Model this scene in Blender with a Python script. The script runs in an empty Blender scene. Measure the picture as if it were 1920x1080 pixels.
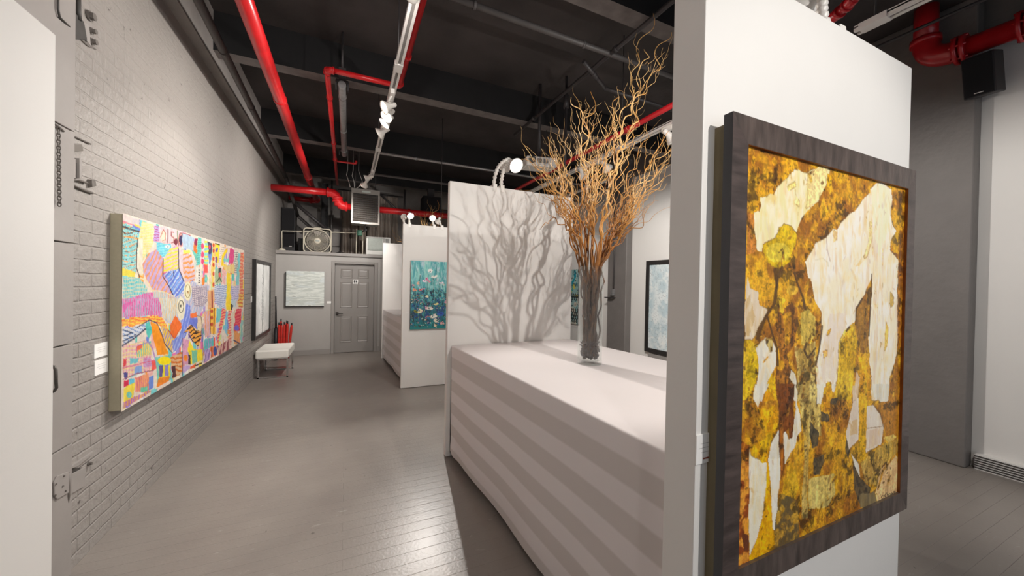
import bpy, bmesh, math, random
import numpy as np
from mathutils import Vector, Matrix, Quaternion
random.seed(7)
rng = np.random.default_rng(7)
SC = bpy.context.scene
COL = SC.collection
PI = math.pi

# ------------------------------------------------------------------ camera
FOC, YAW, PITCH, ROLL, EYE = 681.46, .42847, -.0087, .01865, 1.55
_f = np.array([math.sin(YAW)*math.cos(PITCH), math.cos(YAW)*math.cos(PITCH), math.sin(PITCH)])
_r0 = np.array([math.cos(YAW), -math.sin(YAW), 0.]); _u0 = np.cross(_r0, _f)
_r = math.cos(ROLL)*_r0 + math.sin(ROLL)*_u0; _u = -math.sin(ROLL)*_r0 + math.cos(ROLL)*_u0
CAMP = np.array([0, 0, EYE])
cam = bpy.data.cameras.new('camera'); camo = bpy.data.objects.new('camera', cam); COL.objects.link(camo)
cam.sensor_width = 36; cam.lens = FOC*36/1920; cam.clip_start = .02
camo.matrix_world = Matrix(((_r[0], _u[0], -_f[0], 0), (_r[1], _u[1], -_f[1], 0), (_r[2], _u[2], -_f[2], EYE), (0, 0, 0, 1)))
SC.camera = camo
def hit(px, py, **k):
    d = _f + (px-960)/FOC*_r - (py-540)/FOC*_u
    (a, v), = k.items(); i = 'XYZ'.index(a)
    return CAMP + d*(v-CAMP[i])/d[i]
def project(P):
    v = np.asarray(P) - CAMP; w = v @ _f
    return 960 + FOC*(v @ _r)/w, 540 - FOC*(v @ _u)/w

# ------------------------------------------------------------------ materials
def lin(c):
    c = np.asarray(c, float)/255
    return np.where(c <= .04045, c/12.92, ((c+.055)/1.055)**2.4)
def rgba(c): return tuple(float(x) for x in lin(c)) + (1,)
def _new(name):
    m = bpy.data.materials.new(name); m.use_nodes = True
    nt = m.node_tree; return m, nt, nt.nodes['Principled BSDF']
def _n(nt, t, **k):
    n = nt.nodes.new(t)
    for a, v in k.items():
        if a in n.inputs: n.inputs[a].default_value = v
        else: setattr(n, a, v)
    return n
def mat(name, col, rough=.5, metal=0., var=.06, scale=8., bump=0., bscale=40., spec=.5, stretch=None, coat=0.):
    m, nt, b = _new(name); L = nt.links
    b.inputs['Roughness'].default_value = rough; b.inputs['Metallic'].default_value = metal
    b.inputs['Specular IOR Level'].default_value = spec; b.inputs['Coat Weight'].default_value = coat
    tc = _n(nt, 'ShaderNodeTexCoord'); src = tc.outputs['Object']
    if stretch:
        mp = _n(nt, 'ShaderNodeMapping'); mp.inputs['Scale'].default_value = stretch
        L.new(src, mp.inputs['Vector']); src = mp.outputs['Vector']
    nz = _n(nt, 'ShaderNodeTexNoise', Scale=scale, Detail=5.); L.new(src, nz.inputs['Vector'])
    c = lin(col); rp = _n(nt, 'ShaderNodeValToRGB')
    rp.color_ramp.elements[0].position = .3; rp.color_ramp.elements[1].position = .7
    rp.color_ramp.elements[0].color = tuple(c*(1-var)) + (1,); rp.color_ramp.elements[1].color = tuple(np.minimum(c*(1+var), 1)) + (1,)
    L.new(nz.outputs['Fac'], rp.inputs['Fac']); L.new(rp.outputs['Color'], b.inputs['Base Color'])
    if bump:
        n2 = _n(nt, 'ShaderNodeTexNoise', Scale=bscale, Detail=4.); L.new(src, n2.inputs['Vector'])
        bp = _n(nt, 'ShaderNodeBump', Strength=bump, Distance=.01); L.new(n2.outputs['Fac'], bp.inputs['Height'])
        L.new(bp.outputs['Normal'], b.inputs['Normal'])
    return m
def emis(name, col, s):
    m, nt, b = _new(name); b.inputs['Emission Color'].default_value = rgba(col)
    b.inputs['Emission Strength'].default_value = s; b.inputs['Base Color'].default_value = rgba(col); return m

def brick_mat():
    m, nt, b = _new('painted_brick'); L = nt.links
    b.inputs['Roughness'].default_value = .5
    tc = _n(nt, 'ShaderNodeTexCoord')
    sp = _n(nt, 'ShaderNodeSeparateXYZ'); L.new(tc.outputs['Object'], sp.inputs[0])
    wob = _n(nt, 'ShaderNodeTexNoise', Scale=9., Detail=4.); L.new(tc.outputs['Object'], wob.inputs['Vector'])
    wm = _n(nt, 'ShaderNodeMath', operation='MULTIPLY_ADD'); wm.inputs[1].default_value = .018; L.new(wob.outputs['Fac'], wm.inputs[0]); L.new(sp.outputs['Z'], wm.inputs[2])
    cb = _n(nt, 'ShaderNodeCombineXYZ'); L.new(sp.outputs['Y'], cb.inputs['X']); L.new(wm.outputs[0], cb.inputs['Y'])
    br = _n(nt, 'ShaderNodeTexBrick', Scale=1.)
    br.inputs['Brick Width'].default_value = .21; br.inputs['Row Height'].default_value = .075
    br.inputs['Mortar Size'].default_value = .007; br.inputs['Mortar Smooth'].default_value = .6
    br.inputs['Color1'].default_value = (1, 1, 1, 1); br.inputs['Color2'].default_value = (.8, .8, .8, 1); br.inputs['Mortar'].default_value = (0, 0, 0, 1)
    L.new(cb.outputs[0], br.inputs['Vector'])
    n1 = _n(nt, 'ShaderNodeTexNoise', Scale=28., Detail=6.); L.new(tc.outputs['Object'], n1.inputs['Vector'])
    big = _n(nt, 'ShaderNodeTexNoise', Scale=1.1, Detail=2.); L.new(tc.outputs['Object'], big.inputs['Vector'])
    # bricks read strongest low down; higher up old render has filled the joints
    hz = _n(nt, 'ShaderNodeMapRange'); hz.inputs['From Min'].default_value = 1.2; hz.inputs['From Max'].default_value = 3.4
    hz.inputs['To Min'].default_value = 1.; hz.inputs['To Max'].default_value = .12; L.new(sp.outputs['Z'], hz.inputs['Value'])
    bm = _n(nt, 'ShaderNodeMath', operation='MULTIPLY'); L.new(br.outputs['Color'], bm.inputs[0]); L.new(hz.outputs[0], bm.inputs[1])
    ad = _n(nt, 'ShaderNodeMath', operation='MULTIPLY_ADD'); ad.inputs[1].default_value = 1.1
    L.new(n1.outputs['Fac'], ad.inputs[0]); L.new(bm.outputs[0], ad.inputs[2])
    bp = _n(nt, 'ShaderNodeBump', Strength=.7, Distance=.010); L.new(ad.outputs[0], bp.inputs['Height']); L.new(bp.outputs['Normal'], b.inputs['Normal'])
    # paint colour with small dark pits
    pit = _n(nt, 'ShaderNodeTexNoise', Scale=17., Detail=5., Roughness=.7); L.new(tc.outputs['Object'], pit.inputs['Vector'])
    pr = _n(nt, 'ShaderNodeValToRGB'); e = pr.color_ramp.elements
    e[0].position = .30; e[0].color = rgba((92, 86, 82)); e[1].position = .36; e[1].color = rgba((158, 152, 147))
    L.new(pit.outputs['Fac'], pr.inputs['Fac'])
    mx = _n(nt, 'ShaderNodeMixRGB', blend_type='MULTIPLY'); mx.inputs['Fac'].default_value = .5
    r2 = _n(nt, 'ShaderNodeValToRGB'); r2.color_ramp.elements[0].position = .35; r2.color_ramp.elements[0].color = (.82, .81, .80, 1); r2.color_ramp.elements[1].position = .65; r2.color_ramp.elements[1].color = (1, 1, 1, 1)
    L.new(big.outputs['Fac'], r2.inputs['Fac']); L.new(pr.outputs['Color'], mx.inputs['Color1']); L.new(r2.outputs['Color'], mx.inputs['Color2'])
    L.new(mx.outputs['Color'], b.inputs['Base Color']); return m

def floor_mat():
    m, nt, b = _new('painted_plank_floor'); L = nt.links
    tc = _n(nt, 'ShaderNodeTexCoord'); mp = _n(nt, 'ShaderNodeMapping'); mp.inputs['Scale'].default_value = (1, 1, 1); L.new(tc.outputs['Object'], mp.inputs['Vector'])
    br = _n(nt, 'ShaderNodeTexBrick', Scale=1.); br.inputs['Brick Width'].default_value = 2.6; br.inputs['Row Height'].default_value = .085
    br.inputs['Mortar Size'].default_value = .002; br.inputs['Mortar Smooth'].default_value = .8
    br.inputs['Color1'].default_value = (1, 1, 1, 1); br.inputs['Color2'].default_value = (.88, .88, .88, 1); br.inputs['Mortar'].default_value = (.3, .3, .3, 1)
    L.new(mp.outputs[0], br.inputs['Vector'])
    nz = _n(nt, 'ShaderNodeTexNoise', Scale=3., Detail=6.); L.new(tc.outputs['Object'], nz.inputs['Vector'])
    fine = _n(nt, 'ShaderNodeTexNoise', Scale=60., Detail=3.); L.new(tc.outputs['Object'], fine.inputs['Vector'])
    rp = _n(nt, 'ShaderNodeValToRGB'); e = rp.color_ramp.elements
    e[0].position = .3; e[0].color = rgba((140, 132, 126)); e[1].position = .7; e[1].color = rgba((149, 141, 134)); L.new(nz.outputs['Fac'], rp.inputs['Fac'])
    # scuffs: thin pale scratches and a few dark specks
    sc = _n(nt, 'ShaderNodeTexNoise', Scale=5., Detail=10., Roughness=.74, Distortion=1.6); ms = _n(nt, 'ShaderNodeMapping'); ms.inputs['Scale'].default_value = (.8, 2.4, 1); L.new(tc.outputs['Object'], ms.inputs['Vector']); L.new(ms.outputs[0], sc.inputs['Vector'])
    sr = _n(nt, 'ShaderNodeValToRGB'); e = sr.color_ramp.elements; e[0].position = .61; e[0].color = (0, 0, 0, 1); e[1].position = .70; e[1].color = (.8, .8, .8, 1); L.new(sc.outputs['Fac'], sr.inputs['Fac'])
    mx = _n(nt, 'ShaderNodeMixRGB', blend_type='MIX'); mx.inputs['Color2'].default_value = rgba((176, 170, 165)); L.new(rp.outputs['Color'], mx.inputs['Color1']); L.new(sr.outputs['Color'], mx.inputs['Fac'])
    ds = _n(nt, 'ShaderNodeTexNoise', Scale=22., Detail=2.); L.new(tc.outputs['Object'], ds.inputs['Vector'])
    dr = _n(nt, 'ShaderNodeValToRGB'); e = dr.color_ramp.elements; e[0].position = .24; e[0].color = (.55, .55, .55, 1); e[1].position = .27; e[1].color = (1, 1, 1, 1); L.new(ds.outputs['Fac'], dr.inputs['Fac'])
    m2 = _n(nt, 'ShaderNodeMixRGB', blend_type='MULTIPLY'); m2.inputs['Fac'].default_value = 1.; L.new(mx.outputs[0], m2.inputs['Color1']); L.new(dr.outputs[0], m2.inputs['Color2'])
    m3 = _n(nt, 'ShaderNodeMixRGB', blend_type='MULTIPLY'); m3.inputs['Fac'].default_value = .30; L.new(m2.outputs[0], m3.inputs['Color1']); L.new(br.outputs['Color'], m3.inputs['Color2'])
    L.new(m3.outputs[0], b.inputs['Base Color'])
    rr = _n(nt, 'ShaderNodeMapRange'); rr.inputs['To Min'].default_value = .30; rr.inputs['To Max'].default_value = .38; L.new(nz.outputs['Fac'], rr.inputs['Value']); L.new(rr.outputs[0], b.inputs['Roughness'])
    ad = _n(nt, 'ShaderNodeMath', operation='MULTIPLY_ADD'); ad.inputs[1].default_value = .35; L.new(fine.outputs['Fac'], ad.inputs[0]); L.new(br.outputs['Color'], ad.inputs[2])
    a2 = _n(nt, 'ShaderNodeMath', operation='MULTIPLY_ADD'); a2.inputs[1].default_value = .3; L.new(nz.outputs['Fac'], a2.inputs[0]); L.new(ad.outputs[0], a2.inputs[2])
    bp = _n(nt, 'ShaderNodeBump', Strength=.4, Distance=.006); L.new(a2.outputs[0], bp.inputs['Height']); L.new(bp.outputs['Normal'], b.inputs['Normal'])
    return m

def attr_mat(name, attr='paint', rough=.5, bump=.15, bscale=90.):
    m, nt, b = _new(name); L = nt.links
    a = _n(nt, 'ShaderNodeAttribute'); a.attribute_name = attr; L.new(a.outputs['Color'], b.inputs['Base Color'])
    b.inputs['Roughness'].default_value = rough
    tc = _n(nt, 'ShaderNodeTexCoord'); nz = _n(nt, 'ShaderNodeTexNoise', Scale=bscale, Detail=5.); L.new(tc.outputs['Object'], nz.inputs['Vector'])
    bp = _n(nt, 'ShaderNodeBump', Strength=bump, Distance=.006); L.new(nz.outputs['Fac'], bp.inputs['Height']); L.new(bp.outputs['Normal'], b.inputs['Normal'])
    return m

def cloth_mat():
    # white cloth woven with broad satin stripes that run along the table
    m, nt, b = _new('satin_striped_cloth'); L = nt.links
    tc = _n(nt, 'ShaderNodeTexCoord'); sp = _n(nt, 'ShaderNodeSeparateXYZ'); L.new(tc.outputs['Object'], sp.inputs[0])
    wv = _n(nt, 'ShaderNodeMath', operation='MULTIPLY'); wv.inputs[1].default_value = 2*PI/.2; L.new(sp.outputs['Z'], wv.inputs[0])
    of = _n(nt, 'ShaderNodeMath', operation='ADD'); of.inputs[1].default_value = PI; L.new(wv.outputs[0], of.inputs[0])
    si = _n(nt, 'ShaderNodeMath', operation='SINE'); L.new(of.outputs[0], si.inputs[0])
    mr = _n(nt, 'ShaderNodeMapRange'); mr.inputs['From Min'].default_value = -.18; mr.inputs['From Max'].default_value = .18; L.new(si.outputs[0], mr.inputs['Value'])
    mx = _n(nt, 'ShaderNodeMixRGB'); mx.inputs['Color1'].default_value = rgba((212, 204, 201)); mx.inputs['Color2'].default_value = rgba((233, 226, 226)); L.new(mr.outputs[0], mx.inputs['Fac'])
    L.new(mx.outputs[0], b.inputs['Base Color']); b.inputs['Roughness'].default_value = .7; b.inputs['Sheen Weight'].default_value = .15
    nz = _n(nt, 'ShaderNodeTexNoise', Scale=5., Detail=3.); L.new(tc.outputs['Object'], nz.inputs['Vector'])
    bp = _n(nt, 'ShaderNodeBump', Strength=.15, Distance=.02); L.new(nz.outputs['Fac'], bp.inputs['Height']); L.new(bp.outputs['Normal'], b.inputs['Normal'])
    return m
def glass_mat():
    # thin clear glass: what lies behind shows through, the surface mirrors more at grazing angles
    m, nt, b = _new('clear_glass'); L = nt.links; out = nt.nodes['Material Output']
    tr = _n(nt, 'ShaderNodeBsdfTransparent'); tr.inputs['Color'].default_value = (.975, .985, .98, 1)
    gl = _n(nt, 'ShaderNodeBsdfGlossy'); gl.inputs['Roughness'].default_value = .02; gl.inputs['Color'].default_value = (.95, .97, .97, 1)
    lw = _n(nt, 'ShaderNodeLayerWeight'); pw = _n(nt, 'ShaderNodeMath', operation='POWER'); pw.inputs[1].default_value = 2.2; L.new(lw.outputs['Facing'], pw.inputs[0])
    fr = _n(nt, 'ShaderNodeMath', operation='MULTIPLY_ADD'); fr.inputs[1].default_value = .5; fr.inputs[2].default_value = .04; L.new(pw.outputs[0], fr.inputs[0])
    mx = _n(nt, 'ShaderNodeMixShader'); L.new(fr.outputs[0], mx.inputs['Fac']); L.new(tr.outputs[0], mx.inputs[1]); L.new(gl.outputs[0], mx.inputs[2]); L.new(mx.outputs[0], out.inputs['Surface'])
    return m
def willow_mat():
    m, nt, b = _new('willow_bark'); L = nt.links; b.inputs['Roughness'].default_value = .55
    a = _n(nt, 'ShaderNodeAttribute'); a.attribute_name = 'bark'; tc = _n(nt, 'ShaderNodeTexCoord')
    nz = _n(nt, 'ShaderNodeTexNoise', Scale=14., Detail=4.); L.new(tc.outputs['Object'], nz.inputs['Vector'])
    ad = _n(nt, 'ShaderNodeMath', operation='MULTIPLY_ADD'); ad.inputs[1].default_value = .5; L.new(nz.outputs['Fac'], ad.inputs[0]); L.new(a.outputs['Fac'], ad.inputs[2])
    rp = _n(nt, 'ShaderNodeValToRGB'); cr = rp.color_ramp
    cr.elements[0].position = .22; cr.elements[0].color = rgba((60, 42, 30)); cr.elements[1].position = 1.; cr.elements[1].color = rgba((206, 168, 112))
    for p, c in ((.42, (104, 72, 44)), (.58, (146, 92, 38)), (.76, (178, 122, 50))):
        e = cr.elements.new(p); e.color = rgba(c)
    L.new(ad.outputs[0], rp.inputs['Fac']); L.new(rp.outputs[0], b.inputs['Base Color']); return m

M = {}
M['brick'] = brick_mat(); M['floor'] = floor_mat(); M['cloth'] = cloth_mat(); M['glass'] = glass_mat(); M['willow'] = willow_mat()
M['white'] = mat('white_paint', (232, 229, 225), .55, var=.012, scale=3, bump=.03, bscale=120)
M['white2'] = mat('white_drywall', (226, 223, 219), .6, var=.012, scale=2, bump=.03, bscale=90)
M['greywall'] = mat('grey_wall_paint', (172, 168, 164), .5, var=.03, scale=3, bump=.06, bscale=60)
M['greydoor'] = mat('grey_door_paint', (150, 145, 141), .42, var=.02, scale=3)
M['steeldoor'] = mat('grey_steel_paint', (158, 152, 148), .45, var=.05, scale=4, bump=.08, bscale=30)
M['upper'] = mat('grey_upper_wall', (150, 144, 140), .7, var=.08, scale=5, bump=.4, bscale=18)
M['column'] = mat('grey_plaster_column', (118, 113, 110), .6, var=.05, scale=5, bump=.5, bscale=16)
M['ceil'] = mat('black_ceiling_paint', (57, 51, 50), .75, var=.4, scale=1.6, bump=.2, bscale=22)
M['beam'] = mat('black_beam_paint', (15, 13, 15), .8, var=.2, scale=7, bump=.25, bscale=22)
M['soffit'] = mat('bounce_lit_grey_soffit', (104, 97, 94), .8, var=.2, scale=9, bump=.3, bscale=30)  # lighter grey than the beam sides: upward bounce light put into the colour
M['red'] = mat('red_enamel', (196, 30, 34), .3, var=.12, scale=10, coat=.3)
M['red2'] = mat('dark_red_enamel', (178, 24, 32), .35, var=.12, scale=10, coat=.3)
M['redfab'] = mat('red_fabric', (190, 40, 28), .8, var=.15, scale=30)
M['lampw'] = mat('white_enamel', (236, 232, 226), .35, var=.01)
M['trackw'] = mat('white_track', (215, 210, 206), .4, var=.02)
M['slot'] = mat('dark_slot', (60, 56, 54), .6)
M['slotg'] = mat('track_slot', (128, 123, 120), .6)
M['bulb'] = emis('lit_bulb', (255, 246, 236), 9.)
M['bulb_dim'] = emis('lit_bulb_side', (255, 240, 222), 1.5)
M['blackc'] = mat('black_conduit', (52, 48, 49), .5, var=.15)
M['greyc'] = mat('grey_conduit', (76, 72, 71), .5, var=.1)
M['galv'] = mat('galvanised_pipe', (150, 148, 148), .4, .5, var=.15, scale=20)
M['steel'] = mat('dark_steel', (88, 84, 80), .45, .4, var=.2, scale=20)
M['iron'] = mat('painted_iron', (112, 106, 101), .5, .1, var=.2, scale=25)
M['irondark'] = mat('dark_iron', (66, 63, 60), .5, .1, var=.2, scale=25)
M['chrome'] = mat('chrome', (205, 203, 202), .12, 1., var=.02)
M['leather'] = mat('white_leather', (240, 236, 228), .45, var=.012, bump=.05, bscale=150)
M['blk'] = mat('black_plastic', (26, 23, 26), .5, var=.1)
M['blkg'] = mat('black_grille_cloth', (18, 16, 19), .9, var=.2, scale=90)
M['frame'] = mat('dark_stained_wood_frame', (82, 71, 66), .36, var=.42, scale=7, bump=.12, bscale=14, stretch=(6, 1, 1.4), coat=.2)
M['framec'] = mat('dark_wood_cross_grain', (74, 63, 60), .36, var=.42, scale=7, bump=.12, bscale=14, stretch=(1.4, 1, 6), coat=.2)
M['frameside'] = mat('charcoal_frame_side', (62, 61, 64), .4, var=.06)
M['lip'] = mat('gilt_lip', (120, 66, 24), .35, .3, var=.2, scale=30)
M['olive'] = mat('bare_wood_batten', (120, 108, 82), .7, var=.1, scale=12)
M['rawcanvas'] = mat('raw_canvas_edge', (178, 170, 146), .85, var=.04, scale=60)
M['blackframe'] = mat('black_frame_wood', (44, 41, 40), .4, var=.1)
M['paper'] = mat('white_card', (245, 243, 240), .7, var=.005)
M['ink'] = mat('grey_ink', (188, 184, 182), .8)
M['inkred'] = mat('red_brown_ink', (150, 72, 52), .8)
M['heater'] = mat('grey_heater_case', (128, 122, 116), .4, .3, var=.08)
M['dark'] = mat('dark_void', (26, 24, 23), .8)
M['louver'] = mat('heater_louver', (96, 88, 82), .45, .5, var=.1)
M['cream'] = mat('cream_plastic', (216, 208, 190), .45, var=.02)
M['acw'] = mat('off_white_plastic', (226, 225, 220), .45, var=.02)
M['acg'] = mat('grey_green_filter', (168, 174, 168), .7, var=.06, scale=30)
M['curtain'] = mat('taupe_curtain', (158, 146, 136), .85, var=.06, scale=12)
M['green'] = mat('green_enamel', (70, 140, 112), .4, var=.08)
M['projw'] = mat('white_projector_plastic', (226, 222, 218), .4, var=.015)
M['pebble'] = mat('dark_bark_chips', (70, 60, 58), .6, var=.3, scale=25)
M['art'] = attr_mat('painted_canvas', bump=.25, bscale=70)
M['art_gloss'] = attr_mat('varnished_canvas', rough=.36, bump=.3, bscale=60)

# ------------------------------------------------------------------ mesh building
class MB:
    def __init__(s): s.v = []; s.f = []; s.mi = []; s.sm = []; s.cur = 0
    def add(s, vs, fs, smooth=False):
        o = len(s.v); s.v += [tuple(map(float, p)) for p in vs]
        for q in fs: s.f.append(tuple(i+o for i in q)); s.mi.append(s.cur); s.sm.append(smooth)
        return s
    def box(s, x0, x1, y0, y1, z0, z1, R=None, c=None):
        vs = [(x, y, z) for x in (x0, x1) for y in (y0, y1) for z in (z0, z1)]
        if R is not None: vs = [tuple(Vector(c)+R @ Vector(p)) for p in vs]
        return s.add(vs, [(0, 1, 3, 2), (4, 6, 7, 5), (0, 4, 5, 1), (2, 3, 7, 6), (0, 2, 6, 4), (1, 5, 7, 3)])
    def tube(s, pts, rad, n=10, cap=True, smooth=True):
        pts = [Vector(p) for p in pts]; k = len(pts)
        rad = [rad]*k if not hasattr(rad, '__len__') else rad
        ts = []
        for i in range(k):
            a = pts[max(i-1, 0)]; b = pts[min(i+1, k-1)]; d = b-a
            ts.append(d.normalized() if d.length > 1e-9 else Vector((0, 0, 1)))
        up = Vector((0, 0, 1)) if abs(ts[0].z) < .9 else Vector((1, 0, 0))
        nx = ts[0].cross(up).normalized(); vs = []
        for i in range(k):
            if i: 
                nx = (nx - ts[i]*nx.dot(ts[i]))
                nx = nx.normalized() if nx.length > 1e-6 else ts[i].orthogonal().normalized()
            ny = ts[i].cross(nx)
            for j in range(n):
                a = 2*PI*j/n; vs.append(pts[i]+(nx*math.cos(a)+ny*math.sin(a))*rad[i])
        fs = [(i*n+j, i*n+(j+1) % n, (i+1)*n+(j+1) % n, (i+1)*n+j) for i in range(k-1) for j in range(n)]
        s.add(vs, fs, smooth)
        if cap:
            o = len(s.v)-len(vs)
            s.f.append(tuple(o+j for j in range(n))[::-1]); s.mi.append(s.cur); s.sm.append(False)
            s.f.append(tuple(o+(k-1)*n+j for j in range(n))); s.mi.append(s.cur); s.sm.append(False)
        return s
    def cyl(s, a, b, r, n=16): return s.tube([a, b], r, n)
    def lathe(s, prof, base, axis, n=24, smooth=True):
        """prof: (radius, distance along axis)"""
        ax = Vector(axis).normalized(); nx = ax.orthogonal().normalized(); ny = ax.cross(nx); b = Vector(base); vs = []
        for r, h in prof:
            for j in range(n):
                a = 2*PI*j/n; vs.append(b+ax*h+(nx*math.cos(a)+ny*math.sin(a))*max(r, 1e-5))
        k = len(prof)
        fs = [(i*n+j, i*n+(j+1) % n, (i+1)*n+(j+1) % n, (i+1)*n+j) for i in range(k-1) for j in range(n)]
        return s.add(vs, fs, smooth)
    def grid(s, P, smooth=True):
        """P: rows x cols of points"""
        r, c = len(P), len(P[0]); vs = [p for row in P for p in row]
        return s.add(vs, [(i*c+j, i*c+j+1, (i+1)*c+j+1, (i+1)*c+j) for i in range(r-1) for j in range(c-1)], smooth)
    def build(s, name, mats, parent=None, origin=None, bevel=0, segs=2):
        me = bpy.data.meshes.new(name)
        o0 = Vector(origin) if origin is not None else (parent_world(parent) if parent else Vector((0, 0, 0)))
        me.from_pydata([tuple(Vector(p)-o0) for p in s.v], [], s.f)
        for m in (mats if isinstance(mats, (list, tuple)) else [mats]): me.materials.append(m)
        me.polygons.foreach_set('material_index', s.mi); me.polygons.foreach_set('use_smooth', s.sm); me.update()
        bm = bmesh.new(); bm.from_mesh(me); bmesh.ops.recalc_face_normals(bm, faces=bm.faces)
        if bevel:
            ed = [e for e in bm.edges if len(e.link_faces) == 2 and e.calc_face_angle(0) > .6]
            bmesh.ops.bevel(bm, geom=ed, offset=bevel, segments=segs, affect='EDGES', profile=.6)
        bm.to_mesh(me); bm.free()
        o = bpy.data.objects.new(name, me); COL.objects.link(o)
        if parent: o.parent = parent; o.location = o0-parent_world(parent)
        else: o.location = o0
        return o
def parent_world(p):
    v = Vector((0, 0, 0))
    while p is not None: v = v + p.location; p = p.parent
    return v
def tag(o, label=None, cat=None, group=None, kind=None):
    if label: o['label'] = label
    if cat: o['category'] = cat
    if group: o['group'] = group
    if kind: o['kind'] = kind
    return o
def thing(name, label, cat, loc, group=None, kind='thing'):
    o = bpy.data.objects.new(name, None); o.empty_display_size = .1; COL.objects.link(o); o.location = loc
    return tag(o, label, cat, group, kind)
def struct(o): o['kind'] = 'structure'; return o
def copy_thing(src, off):
    c = src.copy(); COL.objects.link(c); c.location = Vector(src.location)+Vector(off)
    for ch in src.children:
        d = ch.copy(); COL.objects.link(d); d.parent = c
        for g in ch.children:
            e = g.copy(); COL.objects.link(e); e.parent = d
    return c
# ------------------------------------------------------------------ the room
WL, WR, YB, YF, ZC = -1.3, 5.15, 10.2, -3.4, 4.17
struct(MB().box(WL-.3, WR+.3, YF-.2, YB+.2, -.12, 0).build('floor', M['floor']))
struct(MB().box(WL-.3, WR+.3, YF-.2, YB+.2, ZC, ZC+.12).build('ceiling', M['ceil']))
for k, yb in enumerate((-2.04, .13, 2.30, 4.47, 6.64, 8.81)):
    b = MB(); b.box(WL, WR, yb, yb+.16, 3.79, ZC); o = struct(b.build('ceiling_beam', [M['beam'], M['soffit']]))
    for p in o.data.polygons:
        if p.normal.z < -.9: p.material_index = 1
# left wall of painted brick with its corbelled top
struct(MB().box(WL-.2, WL, YF, YB, 0, 3.69).build('wall_left', M['brick']))
struct(MB().box(WL-.2, WL+.09, YF, YB, 3.69, ZC).build('wall_left_upper', M['upper']))
# right wall: white board below, dark brick above
struct(MB().box(WR, WR+.2, YF, YB, 0, 3.72).build('wall_right', M['white2']))
struct(MB().box(WR+.02, WR+.2, YF, YB, 3.72, ZC).build('wall_right_upper', M['column']))
struct(MB().box(WL, WR, YB, YB+.15, 0, ZC).build('wall_back', M['upper']))
# street front behind the camera with its window opening
b = MB(); b.box(WL, WR, YF-.15, YF, 0, .5); b.box(WL, WR, YF-.15, YF, 3.1, ZC); b.box(WL, -.6, YF-.15, YF, .5, 3.1); b.box(4.6, WR, YF-.15, YF, .5, 3.1)
struct(b.build('wall_front', M['white2']))
# two engaged columns on the right wall
def column(y0, y1):
    b = MB(); b.box(5.0, WR, y0, y1, 0, ZC); return struct(b.build('column', M['column'], bevel=.018, segs=3))
column(1.235, 1.95); column(5.57, 6.12)
o = MB()
o.box(5.085, 5.15, -2.6, 1.205, .0, .13); o = struct(o.build('baseboard_right', M['white'], origin=(5.1, -.5, 0)))
for k in range(6):
    MB().box(5.078, 5.088, -2.6, 1.205, .012+k*.02, .020+k*.02).build('louver_slot', M['slot'], o)

# low wall at the far end, with the washroom door and the shelf on top
FW = 8.68
dl, dr, dt = -.222, .571, 1.935
b = MB(); b.box(WL, dl-.02, FW, FW+.12, 0, 2.1); b.box(dr+.02, 2.4, FW, FW+.12, 0, 2.1); b.box(dl-.02, dr+.02, FW, FW+.12, dt+.02, 2.1)
struct(b.build('wall_far_low', M['greywall']))
struct(MB().box(WL, 2.4, FW-.05, YB, 2.1, 2.165).build('trim_1', M['greydoor'], bevel=.006))
struct(MB().box(WL, dl-.07, FW-.018, FW, 0, .11).build('baseboard_far', M['greydoor'], bevel=.004))
struct(MB().box(dr+.085, 2.4, FW-.018, FW, 0, .11).build('baseboard_far_right', M['greydoor'], bevel=.004))
def casing():
    b = MB()
    for x0, x1 in ((dl-.06, dl), (dr, dr+.075)):
        b.box(x0, x1, FW-.028, FW+.1, 0, dt+.06)
    b.box(dl, dr, FW-.028, FW+.1, dt, dt+.06)
    b.box(dr+.12, dr+.165, FW-.02, FW, 0, 2.1)
    return b
struct(casing().build('trim_2', M['greydoor'], bevel=.006))
door = struct(thing('door_1', 'grey six panel washroom door with a restroom sign in the far wall', None, ((dl+dr)/2, FW+.05, 0)))
DY = FW+.045
def door_leaf():
    b = MB(); b.box(dl+.004, dr-.004, DY, DY+.04, .008, dt-.004)
    return b
door_leaf().build('door_leaf', M['greydoor'], door)
w = dr-dl; cols = ((.14, .44), (.57, .86)); rows = ((.842, .948), (.508, .80), (.115, .412))
for a, c in cols:
    for r0, r1 in rows:
        x0, x1, z0, z1 = dl+a*w, dl+c*w, r0*dt, r1*dt; b = MB(); y = DY
        # raised panel: a sunk moulding ring and a bevelled field
        ring = [(x0, x1, z0, z1, y-.001), (x0+.012, x1-.012, z0+.012, z1-.012, y-.011), (x0+.03, x1-.03, z0+.03, z1-.03, y-.003), (x0+.05, x1-.05, z0+.05, z1-.05, y-.009)]
        vs = []
        for q in ring: vs += [(q[0], q[4], q[2]), (q[1], q[4], q[2]), (q[1], q[4], q[3]), (q[0], q[4], q[3])]
        fs = [(i*4+j, i*4+(j+1) % 4, i*4+4+(j+1) % 4, i*4+4+j) for i in range(3) for j in range(4)]+[(12, 13, 14, 15)]
        b.add(vs, fs); b.build('door_panel', M['greydoor'], door)
hx, hz = dl+.045, .86
h = MB(); h.box(hx-.02, hx+.035, DY-.012, DY, hz-.035, hz+.035); h.tube([(hx+.008, DY-.012, hz), (hx+.008, DY-.05, hz), (hx+.02, DY-.056, hz), (hx+.125, DY-.056, hz-.004)], .010, 8)
h.build('door_handle', M['steel'], door, bevel=.002)
s = MB(); sx0, sx1, sz0, sz1 = .135, .24, 1.505, 1.605; s.box(sx0, sx1, DY-.005, DY, sz0, sz1); sg = s.build('restroom_sign', M['paper'], door)
pb = MB()
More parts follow.
